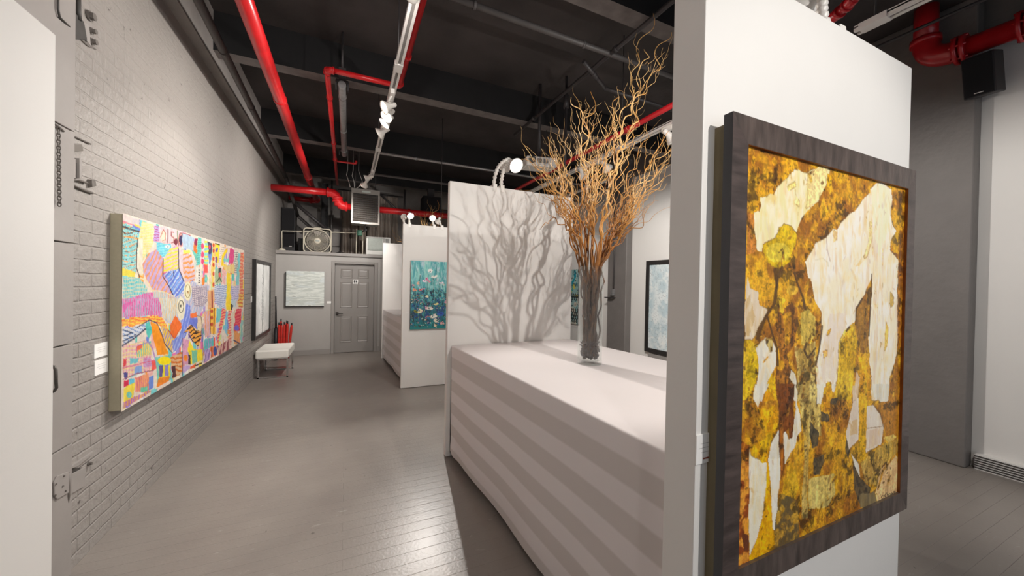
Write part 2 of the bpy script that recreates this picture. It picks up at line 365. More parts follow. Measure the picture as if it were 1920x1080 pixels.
for cx, skirt in ((.166, 0), (.209, 1)):
    pb.lathe([(.0001, 0), (.0075, .0001), (.0075, .0012), (.0001, .0013)], (cx, DY-.0052, 1.587), (0, -1, 0), 14, False)
    y0, y1 = DY-.0068, DY-.0052
    def poly(pts):
        n = len(pts); pb.add([(x, y0, z) for x, z in pts]+[(x, y1, z) for x, z in pts], [tuple(range(n))]+[(i, (i+1) % n, n+(i+1) % n, n+i) for i in range(n)])
    if skirt: poly([(cx-.008, 1.577), (cx+.008, 1.577), (cx+.016, 1.545), (cx-.016, 1.545)])
    else: poly([(cx-.013, 1.577), (cx+.013, 1.577), (cx+.011, 1.545), (cx-.011, 1.545)])
    poly([(cx-.007, 1.545), (cx-.001, 1.545), (cx-.001, 1.515), (cx-.007, 1.515)]); poly([(cx+.001, 1.545), (cx+.007, 1.545), (cx+.007, 1.515), (cx+.001, 1.515)])
bar = [(.185, 1.60), (.188, 1.60), (.188, 1.51), (.185, 1.51)]; poly(bar)
pb.build('sign_pictogram', M['blk'], sg)

# old steel fire door fixed against the brick on the left
b = MB()
zs = [0, .69, 1.205, 1.72, 2.29, 3.6]
for z0, z1 in zip(zs[:-1], zs[1:]): b.box(WL, WL+.022, 1.2, 2.645, z0+.004, z1-.003)
d2 = struct(b.build('door_2', M['steeldoor'], origin=(WL, 2.0, 0), bevel=.003))
def wp(px, py, d=.0): return Vector(hit(px, py, X=WL+d))
def wpoly(b, P, d0, d1):
    Q = [wp(x, y, d0) for x, y in P]; n = len(Q)
    return b.add([(WL+d0, q.y, q.z) for q in Q]+[(WL+d1, q.y, q.z) for q in Q], [tuple(range(n)), tuple(range(n, 2*n))]+[(i, (i+1) % n, n+(i+1) % n, n+i) for i in range(n)])
h = MB(); hp = [wp(x, y, d) for x, y, d in ((95, 686, .022), (101, 687, .035), (104.5, 693, .042), (105, 706, .044), (105, 716, .044), (106, 727, .04), (102, 733, .034), (95, 737, .022))]
h.tube(hp, .006, 8)
h.build('door_handle', M['steel'], d2)
# white board standing in front of the brick at the left edge of the view
o = MB(); o.box(-1.12, -1.03, -1.4, 2.02, 0, 2.48)
o = o.build('display_partition', M['white'], bevel=.004, origin=(-1.07, .3, 0)); tag(o, 'tall white board standing before the brick wall at the left edge', 'partition', kind='thing')

# ------------------------------------------------------------------ fixtures on the brick wall
def bolt(b, y, z, r=.014, x=WL, out=.03):
    b.lathe([(0, 0), (r*1.4, 0), (r*1.4, out*.3), (r, out*.35), (r, out), (0, out)], (x, y, z), (1, 0, 0), 8, False)
t = thing('strap_hinge', 'lower iron hinge with rivets joining the steel door to the brick', 'hinge', (WL, 2.66, .5))
b = MB(); wpoly(b, [(98, 905), (104, 893), (126, 884), (126, 924), (104, 937), (99, 930)], .022, .029); b.build('hinge_plate', M['steeldoor'], t, bevel=.003)
for x, y in ((103, 929), (104, 908), (117, 912), (119, 893), (122, 921)):
    b = MB(); q = wp(x, y, .028); bolt(b, q.y, q.z, .004, WL+.028, .005); b.build('rivet', M['iron'], t)
b = MB(); b.tube([wp(127.5, 887, .02), wp(127.5, 930, .02), wp(124.5, 958, .012)], [.008, .008, .004], 10); b.build('hinge_pin', M['iron'], t)
b = MB(); wpoly(b, [(131, 889), (157, 876), (156, 912), (131, 926)], 0, .008); b.build('wall_plate', M['steeldoor'], t, bevel=.002)
b = MB(); wpoly(b, [(125, 880), (152, 876.5), (133, 887), (125, 890)], .0, .006); b.build('socket', M['irondark'], t)
b = MB(); wpoly(b, [(125, 878), (172, 846), (172, 849), (140, 875), (126, 880)], 0, .012); b.build('ledge', M['steeldoor'], t)
b = MB(); q = wp(165, 870); bolt(b, q.y, q.z, .008, WL, .018); b.build('bolt', M['iron'], t)
t = thing('iron_bracket', 'small channel bracket with a projecting arm beside the hanging chain', 'bracket', (WL, 2.7, 2.0))
b = MB(); wpoly(b, [(127, 297), (132, 297), (132, 334), (127, 332)], 0, .02); wpoly(b, [(140.5, 296), (145, 296), (145, 331), (140.5, 334)], 0, .018); b.build('channel', M['steeldoor'], t, bevel=.002)
b = MB(); wpoly(b, [(132, 306), (140.5, 305), (140.5, 338), (132, 340)], 0, .006); b.build('channel_recess', M['irondark'], t)
b = MB(); b.tube([wp(132, 338, .012), wp(146, 337, .012), wp(163, 343, .01)], .006, 8); b.build('arm', M['iron'], t)
b = MB(); b.tube([wp(131, 344, .008), wp(150, 353, .008), wp(173, 362, .006)], .007, 8); b.build('lower_bar', M['iron'], t)
b = MB(); wpoly(b, [(163, 336), (170, 336), (172, 348), (164, 350)], 0, .02); b.build('end_block', M['iron'], t, bevel=.002)
b = MB(); wpoly(b, [(119, 269), (146, 269), (149, 282), (119, 285)], .004, .02); b.build('shelf_plate', M['heater'], t, bevel=.002)
t = thing('bolted_wall_plate', 'dark bolted iron plate high on the brick wall with a hanging rod', 'plate', (WL, 2.8, 2.9))
b = MB(); wpoly(b, [(134, 22), (149, 37), (152, 40), (158, 74), (133, 73)], 0, .012); b.build('plate', M['irondark'], t, bevel=.002)
b = MB(); wpoly(b, [(152, 40), (163, 46), (166, 86), (158, 75)], 0, .01); b.build('side_plate', M['steeldoor'], t, bevel=.002)
b = MB(); wpoly(b, [(149, 74), (160, 78), (179, 93), (163, 87)], 0, .008); b.build('shadow_wedge', M['iron'], t)  # flat dark sliver standing in for the shadow under the plate
for x, y, r_ in ((165, 29, .020), (168, 57, .013), (169, 77, .014)):
    b = MB(); q = wp(x, y); bolt(b, q.y, q.z, r_, WL+.004, .024); b.build('bolt', M['iron'], t)
b = MB(); b.tube([wp(149, 38, .012), wp(147.5, 20, .012), wp(146, -120, .012)], .010, 8); b.build('rod', M['irondark'], t)
# chain
t = MB(); q0, q1 = wp(110, 242, .034), wp(111.5, 383, .034); NL = 25
for k in range(NL):
    c = q0.lerp(q1, k/(NL-1)); u = Vector((0, 1, 0)) if k % 2 else Vector((.8, .6, 0))
    t.tube([c+u*(.0058*math.cos(a))+Vector((0, 0, .0115*math.sin(a))) for a in [2*PI*i/10 for i in range(11)]], .0024, 5, cap=False)
t.tube([wp(101, 232, .024), q0+Vector((0, 0, .012)), wp(119, 246, .024)], .005, 6)
tag(t.build('chain', M['iron'], origin=q0), 'short chain hanging down the steel door at the upper left', 'chain', kind='thing')
b = MB(); b.tube([wp(108.5, -60, .03), wp(109, 18, .03), wp(112, 32, .03), wp(124, 44, .026), wp(134, 54, .014)], .0045, 6)
tag(b.build('cable', M['irondark'], origin=wp(110, 20)), 'thin dark cable bending down to the bolted iron plate', 'cable', kind='thing')
b = MB(); b.tube([wp(119, 246, .006), wp(140, 256, .006), wp(170, 270, .006)], .004, 6)
tag(b.build('wire', M['iron'], origin=wp(140, 256)), 'dark wire running from the chain top along the brick', 'wire', kind='thing')

def card(name, label, pts, parent_axis, text=True, group=None):
    """pts: x0,x1,y,z0,z1 for cards facing -Y ('Y') or y0,y1,x,z0,z1 facing +X ('X') or -X ('W')"""
    a0, a1, p, z0, z1 = pts; b = MB(); i = MB(); th = .004
    def bx(B, u0, u1, w0, w1, t0, t1):
        if parent_axis == 'Y': B.box(u0, u1, p-t1, p-t0, w0, w1)
        elif parent_axis == 'X': B.box(p+t0, p+t1, u0, u1, w0, w1)
        else: B.box(p-t1, p-t0, u0, u1, w0, w1)
    bx(b, a0, a1, z0, z1, 0, th); c = ((a0+a1)/2, p, z0) if parent_axis == 'Y' else (p, (a0+a1)/2, z0)
    o = b.build(name, M['paper'], origin=c); tag(o, label, 'label', group, 'thing')
    if text:
        W = a1-a0; H = z1-z0
        for k, (f0, f1) in enumerate(((.25, .8), (.15, .85), (.3, .75))):
            bx(i, a0+W*f0, a0+W*f1, z0+H*(.68-.15*k), z0+H*(.695-.15*k), th, th+.0008)
        i.build('printed_line', M['ink'], o)
    return o
card('title_card', 'upper of two white title cards left of the colourful canvas', (2.86, 2.985, WL, 1.085, 1.165), 'X')
card('title_card', 'lower of two white title cards left of the colourful canvas', (2.865, 2.99, WL, .985, 1.07), 'X')
card('title_card', 'small white title card beside the black framed tree picture', (6.60, 6.68, WL, 1.21, 1.30), 'X', False)
card('title_card', 'small white title card between the grey striped canvas and door', (-.365, -.285, FW, 1.08, 1.125), 'Y', False)

# ------------------------------------------------------------------ display partitions and covered counters
def partition(x0, x1, y0, y1, h, label):
    o = MB().box(x0, x1, y0, y1, 0.006, h).build('display_partition', M['white'], bevel=.004, origin=((x0+x1)/2, (y0+y1)/2, 0))
    return tag(o, label, 'partition', kind='thing')
partition(.89, 2.135, .70, .808, 2.485, 'nearest white partition, carrying the large golden framed painting')
partition(.825, 2.125, 3.17, 3.235, 2.462, 'white partition with branch shadows standing behind the glass vase')
partition(.745, 2.02, 5.485, 5.55, 2.41, 'white partition carrying the turquoise flower canvas')
partition(.672, 1.95, 7.80, 7.865, 2.352, 'farthest white partition, beside the washroom door')
o = card('title_card', 'white title card at the left of the golden painting', (.888, .955, .70, 1.06, 1.142), 'Y')
MB().box(.915, .951, .6945, .6955, 1.072, 1.0755).build('printed_line', M['inkred'], o)
card('title_card', 'thin white title card left of the turquoise flower canvas', (.797, .845, 5.485, 1.112, 1.117), 'Y', False)

def counter(xa0, xa1, xb0, xb1, y0, y1, lab_c, lab_t, seed):
    """front edge runs xa0 (near) .. xa1 (far), back edge xb0 .. xb1"""
    r = np.random.default_rng(seed); ZT = 1.0
    def fr(y): return xa0+(xa1-xa0)*(y-y0)/(y1-y0)
    def bk(y): return xb0+(xb1-xb0)*(y-y0)/(y1-y0)
    cx, cy = (fr(y0)+bk(y1))/2, (y0+y1)/2
    t = thing('display_counter', lab_c, 'counter', (cx, cy, 0))
    b = MB(); i = .05
    b.add([(fr(y0)+i, y0+.01, 0), (bk(y0)-i, y0+.01, 0), (bk(y1)-i, y1-.01, 0), (fr(y1)+i, y1-.01, 0), (fr(y0)+i, y0+.01, ZT-.02), (bk(y0)-i, y0+.01, ZT-.02), (bk(y1)-i, y1-.01, ZT-.02), (fr(y1)+i, y1-.01, ZT-.02)],
          [(0, 1, 2, 3), (4, 5, 6, 7), (0, 1, 5, 4), (1, 2, 6, 5), (2, 3, 7, 6), (3, 0, 4, 7)]); b.build('counter_body', M['dark'], t)
    # cloth: a profile swept along the counter
    NY = 90; prof = [(0, z) for z in np.linspace(.045, .988, 42)]+[(.002, .995), (.006, .999), (.012, 1.0)]
    P = []
    for k in range(NY+1):
        y = y0+(y1-y0)*k/NY; row = []; x0, x1 = fr(y), bk(y); u = k/NY
        lift = .012*math.sin(u*9+seed)+.035*math.exp(-((u-.985)/.02)**2)
        for (o_, z) in prof:
            g = max(0, (1-z)); wave = .006*math.sin(u*17+seed)*g+.010*g*math.sin(u*6+1+seed)+.02*g*math.exp(-((u-.97)/.03)**2)*math.sin(z*25)*max(0, .3-z)/.3
            row.append((x0+o_-wave+.012*g, y, z if z > .3 else z+lift*(1-z/.3)))
        for q in np.linspace(.04, .96, 12): row.append((x0+(x1-x0)*q, y, 1.0+.0005*math.sin(q*12+u*20)))
        row += [(x1-.012, y, 1.0), (x1-.006, y, .999), (x1-.002, y, .995)]+[(x1, y, z) for z in np.linspace(.988, .045, 12)]
        P.append(row)
    c = MB(); c.grid(P)
    for y, e in ((y0, 0), (y1, -1)):
        row = P[e]; n = len(row); c.add(row+[(p[0], p[1], .045) for p in row], [(i_, i_+1, n+i_+1, n+i_) for i_ in range(n-1)])
    o = c.build('tablecloth', M['cloth'], origin=(cx, cy, 0)); tag(o, lab_t, 'tablecloth', kind='thing')
    return t
counter(.985, .862, 2.30, 2.118, .83, 3.16, 'long counter under the striped white cloth in the foreground', 'white cloth with pale satin stripes over the foreground counter', 1)
counter(.80, .695, 2.1, 1.95, 5.56, 7.79, 'long counter under the white cloth behind the flower canvas', 'white striped cloth over the far counter near the door', 2)

# ------------------------------------------------------------------ bench and its neighbours
t = thing('bench', 'low white leather bench on chrome legs against the brick wall', 'bench', (-1.04, 7.1, 0))
b = MB(); b.box(-1.27, -.82, 6.76, 7.5, .315, .45); b.build('seat', M['leather'], t, bevel=.03, segs=4)
MB().box(-1.25, -.84, 6.78, 7.48, .295, .317).build('seat_frame', M['chrome'], t, bevel=.004)
for y in (6.80, 7.42):
    b = MB(); w = .014
    b.box(-1.25, -1.25+2*w, y, y+2*w, 0, .3); b.box(-.87+w, -.87+3*w, y, y+2*w, 0, .3); b.box(-1.25, -.87+3*w, y, y+2*w, 0, .022)
    b.build('leg', M['chrome'], t, bevel=.003)
# rolled red fabric poles standing in the corner
for k, (x, y, lean, hh) in enumerate(((-1.185, 8.36, .0, .70), (-1.143, 8.35, .0, .69), (-1.10, 8.36, .005, .705), (-1.062, 8.35, .02, .72), (-1.03, 8.38, .05, .685), (-1.16, 8.43, .0, .76), (-1.08, 8.43, .015, .73))):
    b = MB(); L = hh; pts = [(x+lean*q*1.2, y, .002+L*q) for q in (0, .3, .6, .9, .97)]
    b.tube(pts, [.023, .025, .024, .023, .016], 10); o = b.build('folded_umbrella', M['redfab'], origin=(x, y, 0))
    lab = ['leftmost front', 'second from left front', 'middle front', 'second from right front', 'rightmost leaning', 'rear left', 'rear right'][k]
    tag(o, lab+' rolled red umbrella standing behind the white bench', 'umbrella', 'rolled red umbrellas behind the bench', 'thing')
    e = MB(); e.tube([(x+lean*1.16, y, L*.96), (x+lean*1.2, y, L+.03)], .012, 8); e.build('tip', M['blk'], o)
b = MB(); b.tube([(-1.225, 8.3, .002), (-1.225, 8.3, .62)], [.035, .03], 10); b.tube([(-1.225, 8.3, .62), (-1.235, 8.31, 1.24)], [.018, .012], 10)
tag(b.build('folded_umbrella', M['blk'], origin=(-1.17, 8.3, 0)), 'tall black furled pole leaning in the corner beside red umbrellas', 'umbrella', kind='thing')

# ------------------------------------------------------------------ framed and stretched pictures (paint itself comes later)
def frame_ring(parent, x0, x1, z0, z1, wl, wr, wt, wb, yf, yb, mv, mh, name='frame_rail', axis='Y'):
    """mitred frame facing -Y; axis 'X' swaps so that it faces +X (u = y) and 'W' faces -X"""
    def P(u, d, z):
        return (u, d, z) if axis == 'Y' else (d, u, z)
    out = [(x0, z0), (x1, z0), (x1, z1), (x0, z1)]; inn = [(x0+wl, z0+wb), (x1-wr, z0+wb), (x1-wr, z1-wt), (x0+wl, z1-wt)]
    res = []
    for k in range(4):
        a, b_ = out[k], out[(k+1) % 4]; c, d = inn[(k+1) % 4], inn[k]
        vs = [P(p[0], yf, p[1]) for p in (a, b_, c, d)]+[P(p[0], yb, p[1]) for p in (a, b_, c, d)]
        o = MB().add(vs, [(0, 1, 2, 3), (4, 5, 6, 7), (0, 1, 5, 4), (1, 2, 6, 5), (2, 3, 7, 6), (3, 0, 4, 7)]).build(name, [mh if k % 2 == 0 else mv, M['frameside']], parent)
        if axis == 'Y' and name == 'frame_rail':
            for pl in o.data.polygons:
                if abs(pl.normal.x) > .95: pl.material_index = 1
        res.append(o)
    return res
gold = thing('framed_painting', 'large gold and cream abstract painting in a wide dark wood frame', 'painting', (1.47, .69, .7))
GX0, GX1, GZ0, GZ1 = .993, 1.953, .768, 1.949      # visible canvas
frame_ring(gold, .928, 2.012, .702, 2.022, .066, .060, .076, .074, .640, .666, M['framec'], M['frame'])
frame_ring(gold, .990, 1.956, .766, 1.952, .005, .006, .007, .006, .6405, .652, M['lip'], M['lip'], 'gilt_lip')
MB().box(.938, 1.99, .664, .7, .72, 2.0).build('backing_batten', M['olive'], gold)
tree_p = thing('framed_painting', 'tall white tree painting in a black frame above the bench', 'painting', (WL+.02, 7.26, .62))
frame_ring(tree_p, 6.66, 7.90, .625, 1.868, .045, .045, .045, .045, WL+.05, WL, M['blackframe'], M['blackframe'], axis='X')
side_p = thing('framed_painting', 'pale blue abstract painting in a black frame on the right wall', 'painting', (WR-.02, 4.55, .4))
frame_ring(side_p, 3.85, 5.14, .36, 2.04, .075, .075, .075, .075, WR-.06, WR, M['blackframe'], M['blackframe'], axis='W')
MB().box(WR-.035, WR, 4.0, 5.07, .20, .34).build('lower_batten', M['greydoor'], side_p)
colour_p = thing('canvas_painting', 'wide multicoloured abstract canvas on the painted brick wall', 'painting', (WL+.02, 4.45, .7))
MB().box(WL, WL+.058, 3.005, 5.895, .735, 1.938).build('stretcher_or_shadow_backing', M['rawcanvas'], colour_p, bevel=.004)
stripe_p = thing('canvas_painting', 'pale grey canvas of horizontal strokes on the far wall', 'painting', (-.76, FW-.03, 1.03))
MB().box(-1.128, -.42, FW-.05, FW, 1.012, 1.72).build('stretcher_or_shadow_backing', M['blackframe'], stripe_p)  # black backing shifted left and down stands in for the canvas's cast shadow
flower_p = thing('canvas_painting', 'turquoise canvas of wild flowers on the white partition', 'painting', (1.2, 5.47, .87))
MB().box(.862, 1.505, 5.452, 5.485, .868, 1.878).build('stretcher_or_shadow_backing', M['frameside'], flower_p)
mosaic_p = thing('canvas_painting', 'turquoise patterned canvas on the right wall seen behind the vase', 'painting', (WR-.02, 7.8, .62))
MB().box(WR-.045, WR, 7.32, 8.5, .62, 1.955).build('stretcher_or_shadow_backing', M['frameside'], mosaic_p)
# ------------------------------------------------------------------ pipes and conduits under the ceiling
def run(name, label, cat, pts, r, m, joints=(), jr=1.25, jm=None, n=14, elbows=True, jl=.03, loc=None):
    """a pipe run: straight parts, an elbow at every bend, coupling rings at joints = [(segment, t)]"""
    pts = [Vector(p) for p in pts]; t = thing(name, label, cat, loc or pts[0])
    for k in range(len(pts)-1):
        MB().cyl(pts[k], pts[k+1], r, n).build('pipe', m, t)
    for k in range(1, len(pts)-1):
        if not elbows: continue
        a = (pts[k-1]-pts[k]).normalized(); b_ = (pts[k+1]-pts[k]).normalized(); q = r*2.1; arc = []
        for i in range(7):
            u = i/6; arc.append(pts[k]+a*q*(1-u)**2+b_*q*u**2)
        e = MB().tube(arc, r*1.22, n)
        for d in (a, b_): e.cyl(pts[k]+d*(q-.3*r), pts[k]+d*(q+.35*r), r*1.4, n)
        e.build('elbow', jm or m, t)
    for (k, u) in joints:
        p = pts[k].lerp(pts[k+1], u); d = (pts[k+1]-pts[k]).normalized()
        MB().cyl(p-d*jl, p+d*jl, r*jr, n).build('coupling', jm or m, t)
    return t
run('sprinkler_pipe', 'thick red sprinkler pipe running along the ceiling by the brick wall', 'pipe', [(-.655, -1.2, 3.45), (-.655, 9.75, 3.45), (-1.22, 9.75, 3.45)], .058, M['red'], [(0, .521), (0, .805), (0, .975)], 1.1, jl=.012)
t = run('sprinkler_pipe', 'thick red sprinkler pipe crossing above the far low wall', 'pipe', [(-1.3, 8.1, 3.295), (-.205, 8.1, 3.32), (-.165, 8.1, 3.07), (2.6, 8.1, 3.075), (5.15, 8.1, 3.10)], .066, M['red'], [(2, .05), (2, .5)], 1.2, jm=M['red'], elbows=False)
for a, b_, c in (((-.35, 8.1, 3.317), (-.19, 8.1, 3.322), (-.18, 8.1, 3.16)), ((-.178, 8.1, 3.22), (-.165, 8.1, 3.07), (-.02, 8.1, 3.07))):
    A, B, C_ = map(Vector, (a, b_, c)); e = MB().tube([A*(1-u)**2+B*2*u*(1-u)+C_*u*u for u in [i/8 for i in range(9)]], .085, 14); e.build('elbow', M['red'], t)
    for p, d in ((A, (B-A).normalized()), (C_, (B-C_).normalized())): MB().cyl(p-d*.02, p+d*.02, .098, 14).build('flange', M['red'], t)
run('sprinkler_pipe', 'thin red sprinkler pipe with two square bends between the ceiling beams', 'pipe', [(.48, -1.5, 3.6), (.48, 3.97, 3.6), (-.195, 3.97, 3.6), (-.195, 8.55, 3.6)], .026, M['red'], [(0, .9), (2, .13), (2, .45), (2, .62)], 1.3, jl=.02)
run('sprinkler_branch', 'short red branch pipe teeing off the thin sprinkler pipe', 'pipe', [(-.19, 6.9, 3.6), (.13, 6.9, 3.6), (.13, 6.9, 3.655)], .016, M['red'])
run('sprinkler_pipe', 'thin red sprinkler pipe running above the vase and branches', 'pipe', [(2.43, .3, 3.22), (2.43, .95, 3.22), (2.43, 1.02, 3.10), (2.50, 1.15, 3.10), (2.50, 8.1, 3.10)], .024, M['red2'], [(3, .24)], 1.35, jl=.05)
run('metal_pipe', 'short galvanised pipe hung between two ceiling beams', 'pipe', [(-.065, 4.2, 3.6), (-.055, 6.5, 3.6)], .038, M['galv'], [(0, .12), (0, .55), (0, .9)], 1.15, jl=.01)
h = bpy.data.objects[-1] if False else None
for y, lab in ((4.25, 'near'), (6.42, 'far')):
    b = MB(); b.box(-.10, -.03, y-.02, y+.02, 3.64, 3.79); b.box(-.125, -.005, y-.035, y+.035, 3.63, 3.655); b.box(-.13, -.115, y-.02, y+.02, 3.56, 3.65); b.box(-.015, 0, y-.02, y+.02, 3.56, 3.65)
    b.cyl((-.065, y, 3.78), (-.065, y, ZC), .012, 8)
    tag(b.build('pipe_hanger', M['blackc'], origin=(-.065, y, 3.65)), 'black clamp hanger at the %s end of the galvanised pipe' % lab, 'hanger', kind='thing')
run('conduit', 'dark grey conduit running along the top of the brick wall', 'conduit', [(-.93, -1.2, 3.6), (-1.11, 8.4, 3.6), (-1.0, 9.4, 3.0), (-.5, 9.7, 2.55)], .034, M['greyc'], [(0, .55), (0, .67), (0, .8)], 1.15, jl=.012, elbows=False)
run('conduit', 'grey conduit crossing the ceiling above the counter', 'conduit', [(.5, 2.70, 3.7), (5.15, 2.74, 3.7)], .024, M['greyc'], [(0, .08), (0, .3)], 1.3, jl=.012)
run('conduit', 'lower black conduit crossing behind the tall branches', 'conduit', [(2.0, 2.86, 3.66), (2.35, 2.98, 3.55), (5.15, 3.05, 3.56)], .02, M['blackc'], [(0, .5)], 1.3, elbows=False)
run('conduit', 'dark conduit running toward the projector from above the partition', 'conduit', [(2.21, .9, 3.7), (2.17, 4.75, 3.7)], .02, M['blackc'], [(0, .45), (0, .85)], 1.4, jl=.02)
run('conduit', 'pale grey conduit crossing under the ceiling beyond the lit spotlights', 'conduit', [(.40, 5.84, 3.5), (5.15, 5.84, 3.5)], .018, M['galv'], [(0, .12)], 1.3, jl=.015)
run('conduit', 'grey conduit crossing above the hanging heater', 'conduit', [(.33, 6.75, 3.42), (5.15, 6.75, 3.42)], .02, M['greyc'], elbows=False)
run('hanging_rod', 'black hanging rod with a small box dropping behind the branches', 'rod', [(2.48, 3.9, ZC), (2.48, 3.9, 2.75)], .017, M['blackc'], [(0, .22)], 2.0, jl=.08, n=8)
run('threaded_rod', 'thin black rod hanging above the flower canvas partition', 'rod', [(1.36, 5.75, ZC), (1.36, 5.75, 2.5)], .006, M['blackc'], n=6)
# black brace over the far shelf
b = MB(); b.tube([(-1.0, 9.0, 3.2), (-.35, 9.05, 2.65)], .035, 8); tag(b.build('diagonal_brace', M['blackc'], origin=(-.7, 9, 2.9)), 'black diagonal bar behind the box fan', 'brace', kind='thing')
b = MB(); b.box(-.56, -.42, 9.85, 9.95, 2.165, 3.9); tag(b.build('upright_post', M['blk'], origin=(-.5, 9.9, 2.165)), 'dark upright post behind the diagonal bar and fan', 'post', kind='thing')
b = MB(); b.cyl((-.33, 9.5, 2.165), (-.33, 9.5, 3.9), .02, 8); tag(b.build('metal_pipe', M['greyc'], origin=(-.33, 9.5, 2.165)), 'slim upright grey pipe left of the taupe curtain', 'pipe', kind='thing')
b = MB(); b.tube([(.64, 8.25, 3.42), (1.05, 8.3, 3.10), (1.15, 8.3, 3.12), (1.15, 8.3, 3.6)], .022, 8); tag(b.build('hanger_bracket', M['blackc'], origin=(1, 8.3, 3.3)), 'black bracket holding the right side of the hanging heater', 'bracket', kind='thing')
b = MB(); b.box(1.62, 2.05, 8.6, 9.0, 3.05, 3.6); tag(b.build('loudspeaker', M['blkg'], origin=(1.8, 8.8, 3.1), bevel=.01), 'dark loudspeaker hung beyond the red pipe over the partitions', 'speaker', kind='thing')
b = MB(); b.box(1.75, 1.9, 8.75, 8.85, 3.6, 3.81).build('hanging_bracket', M['blackc'], bpy.data.objects['loudspeaker'])
b = MB(); b.cyl((2.0, 8.75, 3.28), (5.15, 8.75, 3.30), .07, 14); tag(b.build('metal_pipe', M['greyc'], origin=(3, 8.75, 3.3)), 'dark grey pipe beyond the far partitions under the ceiling', 'pipe', kind='thing')

# ------------------------------------------------------------------ lighting tracks and spotlights
def track(label, a, b_, drops, w=.029):
    a, b_ = Vector(a), Vector(b_); t = thing('lighting_track', label, 'track', (a+b_)/2)
    x = a.x; m = MB(); z = a.z
    for s in (-1, 1): m.box(x+s*w-.009*(s > 0)-.0*s if s < 0 else x+w-.018, x-w+.018 if s < 0 else x+w, a.y, b_.y, z-.012, z+.014)
    m.box(x-w, x+w, a.y, b_.y, z+.006, z+.02); m.build('rail', M['trackw'], t)
    MB().box(x-w+.018, x+w-.018, a.y, b_.y, z-.004, z+.006).build('slot', M['slotg'], t)
    for y in drops:
        MB().cyl((x, y, z+.02), (x, y, ZC), .005, 6).build('hanger_wire', M['blackc'], t)
        MB().box(x-w-.004, x+w+.004, y-.06, y+.06, z-.014, z+.022).build('joiner', M['trackw'], t, bevel=.002)
    return t
track('white lighting track carrying the lit spotlights along the corridor', (.362, -1.2, 3.3), (.345, 6.45, 3.3), (.4, 3.1, 5.1))
track('white lighting track above the vase on the right side', (2.6, 1.18, 3.0), (2.6, 5.4, 3.0), (2.0, 3.0, 4.6))
track('white lighting track over the right of the near partition', (2.645, -1.5, 3.04), (2.645, 1.1, 3.04), (.2, 1.02))
track('white lighting track near the right wall over the far aisle', (4.0, 5.0, 3.35), (4.0, 7.8, 3.35), (5.3, 7.2))
def spot(name, label, base, head, aim, lit=True, power=0., size=.062, cone=80, blend=.6, col=(1, .955, .90), cat='spotlight', group=None, gooseneck=False, bulbm=None, mid=None, soft=.014):
    """track head: adapter at base, bell shade whose lamp sits at head and faces aim"""
    base, head, aim = Vector(base), Vector(head), Vector(aim); d = (aim-head).normalized()
    t = thing(name, label, cat, base, group)
    if gooseneck:
        MB().box(base.x-.02, base.x+.02, base.y-.04, base.y+.04, base.z-.05, base.z+.02).build('clamp', M['lampw'], t, bevel=.004)
        m_ = Vector(mid) if mid else (base+head)/2+Vector((-.03, 0, .07)); pts = []; rd = []
        e = head-d*size*1.75
        for i in range(41):
            u = i/40; pts.append(base*(1-u)**2+m_*2*u*(1-u)+e*u*u); rd.append(.013+.006*(i % 4 < 2))
        MB().tube(pts, rd, 10).build('gooseneck', M['lampw'], t)
    else:
        MB().box(base.x-.018, base.x+.018, base.y-.06, base.y+.06, base.z-.04, base.z+.004).build('adapter', M['lampw'], t, bevel=.004)
        MB().tube([base-Vector((0, 0, .03)), base.lerp(head, .5)+Vector((0, 0, -.01)), head-d*size*1.6], .011, 8).build('stem', M['lampw'], t)
    pr = [(0, -1.95), (.30, -1.92), (.36, -1.75), (.36, -1.15), (.42, -.95), (.62, -.55), (.9, -.15), (1.0, 0), (1.0, .12), (.93, .12), (.9, 0), (.55, -.45), (.33, -.8), (0, -.85)]
    MB().lathe([(r*size, h_*size) for r, h_ in pr], head, d, 24).build('shade', M['lampw'], t)
    MB().lathe([(q_[0]*size, q_[1]*size) for q_ in ((.0001, -.45), (.5, -.35), (.8, -.1), (.82, .02), (.55, .10), (.0001, .13))], head, d, 20).build('bulb', (bulbm or M['bulb']) if lit else M['paper'], t)
    if power:
        l = bpy.data.lights.new('spot_beam', 'SPOT'); l.energy = power; l.spot_size = math.radians(cone); l.spot_blend = blend; l.shadow_soft_size = soft; l.color = col
        o = bpy.data.objects.new('spot_beam', l); COL.objects.link(o); o.location = head+d*(size*.3); o.rotation_euler = d.to_track_quat('-Z', 'Y').to_euler()
    return t
TX = .358
KP = .62
spot('track_spotlight', 'unlit looking white spotlight, nearest of the group on the corridor track', (TX, 3.50, 3.29), (TX-.055, 3.58, 3.17), (-1.3, 3.2, 2.2), power=120*KP, cone=135, blend=1., bulbm=M['bulb_dim'])
spot('track_spotlight', 'glowing white spotlight, second of the group on the corridor track', (TX, 3.66, 3.29), (TX-.02, 3.76, 3.17), (-1.3, 2.7, 1.0), power=70*KP, cone=72)
spot('track_spotlight', 'glowing white spotlight, third of the group on the corridor track', (TX, 3.84, 3.29), (TX-.02, 3.98, 3.19), (-1.3, 3.8, 1.3), power=130*KP, cone=85)
spot('track_spotlight', 'glowing white spotlight, farthest of the group on the corridor track', (TX, 4.10, 3.29), (TX-.055, 4.20, 3.16), (-1.3, 5.0, 2.3), power=150*KP, cone=135, blend=1.)
spot('track_spotlight', 'upper of two white spotlights at the far end of the corridor track', (TX-.01, 6.1, 3.29), (TX-.10, 6.12, 3.16), (-1.3, 6.5, 2.4), power=140*KP, cone=140, blend=1., bulbm=M['bulb_dim'])
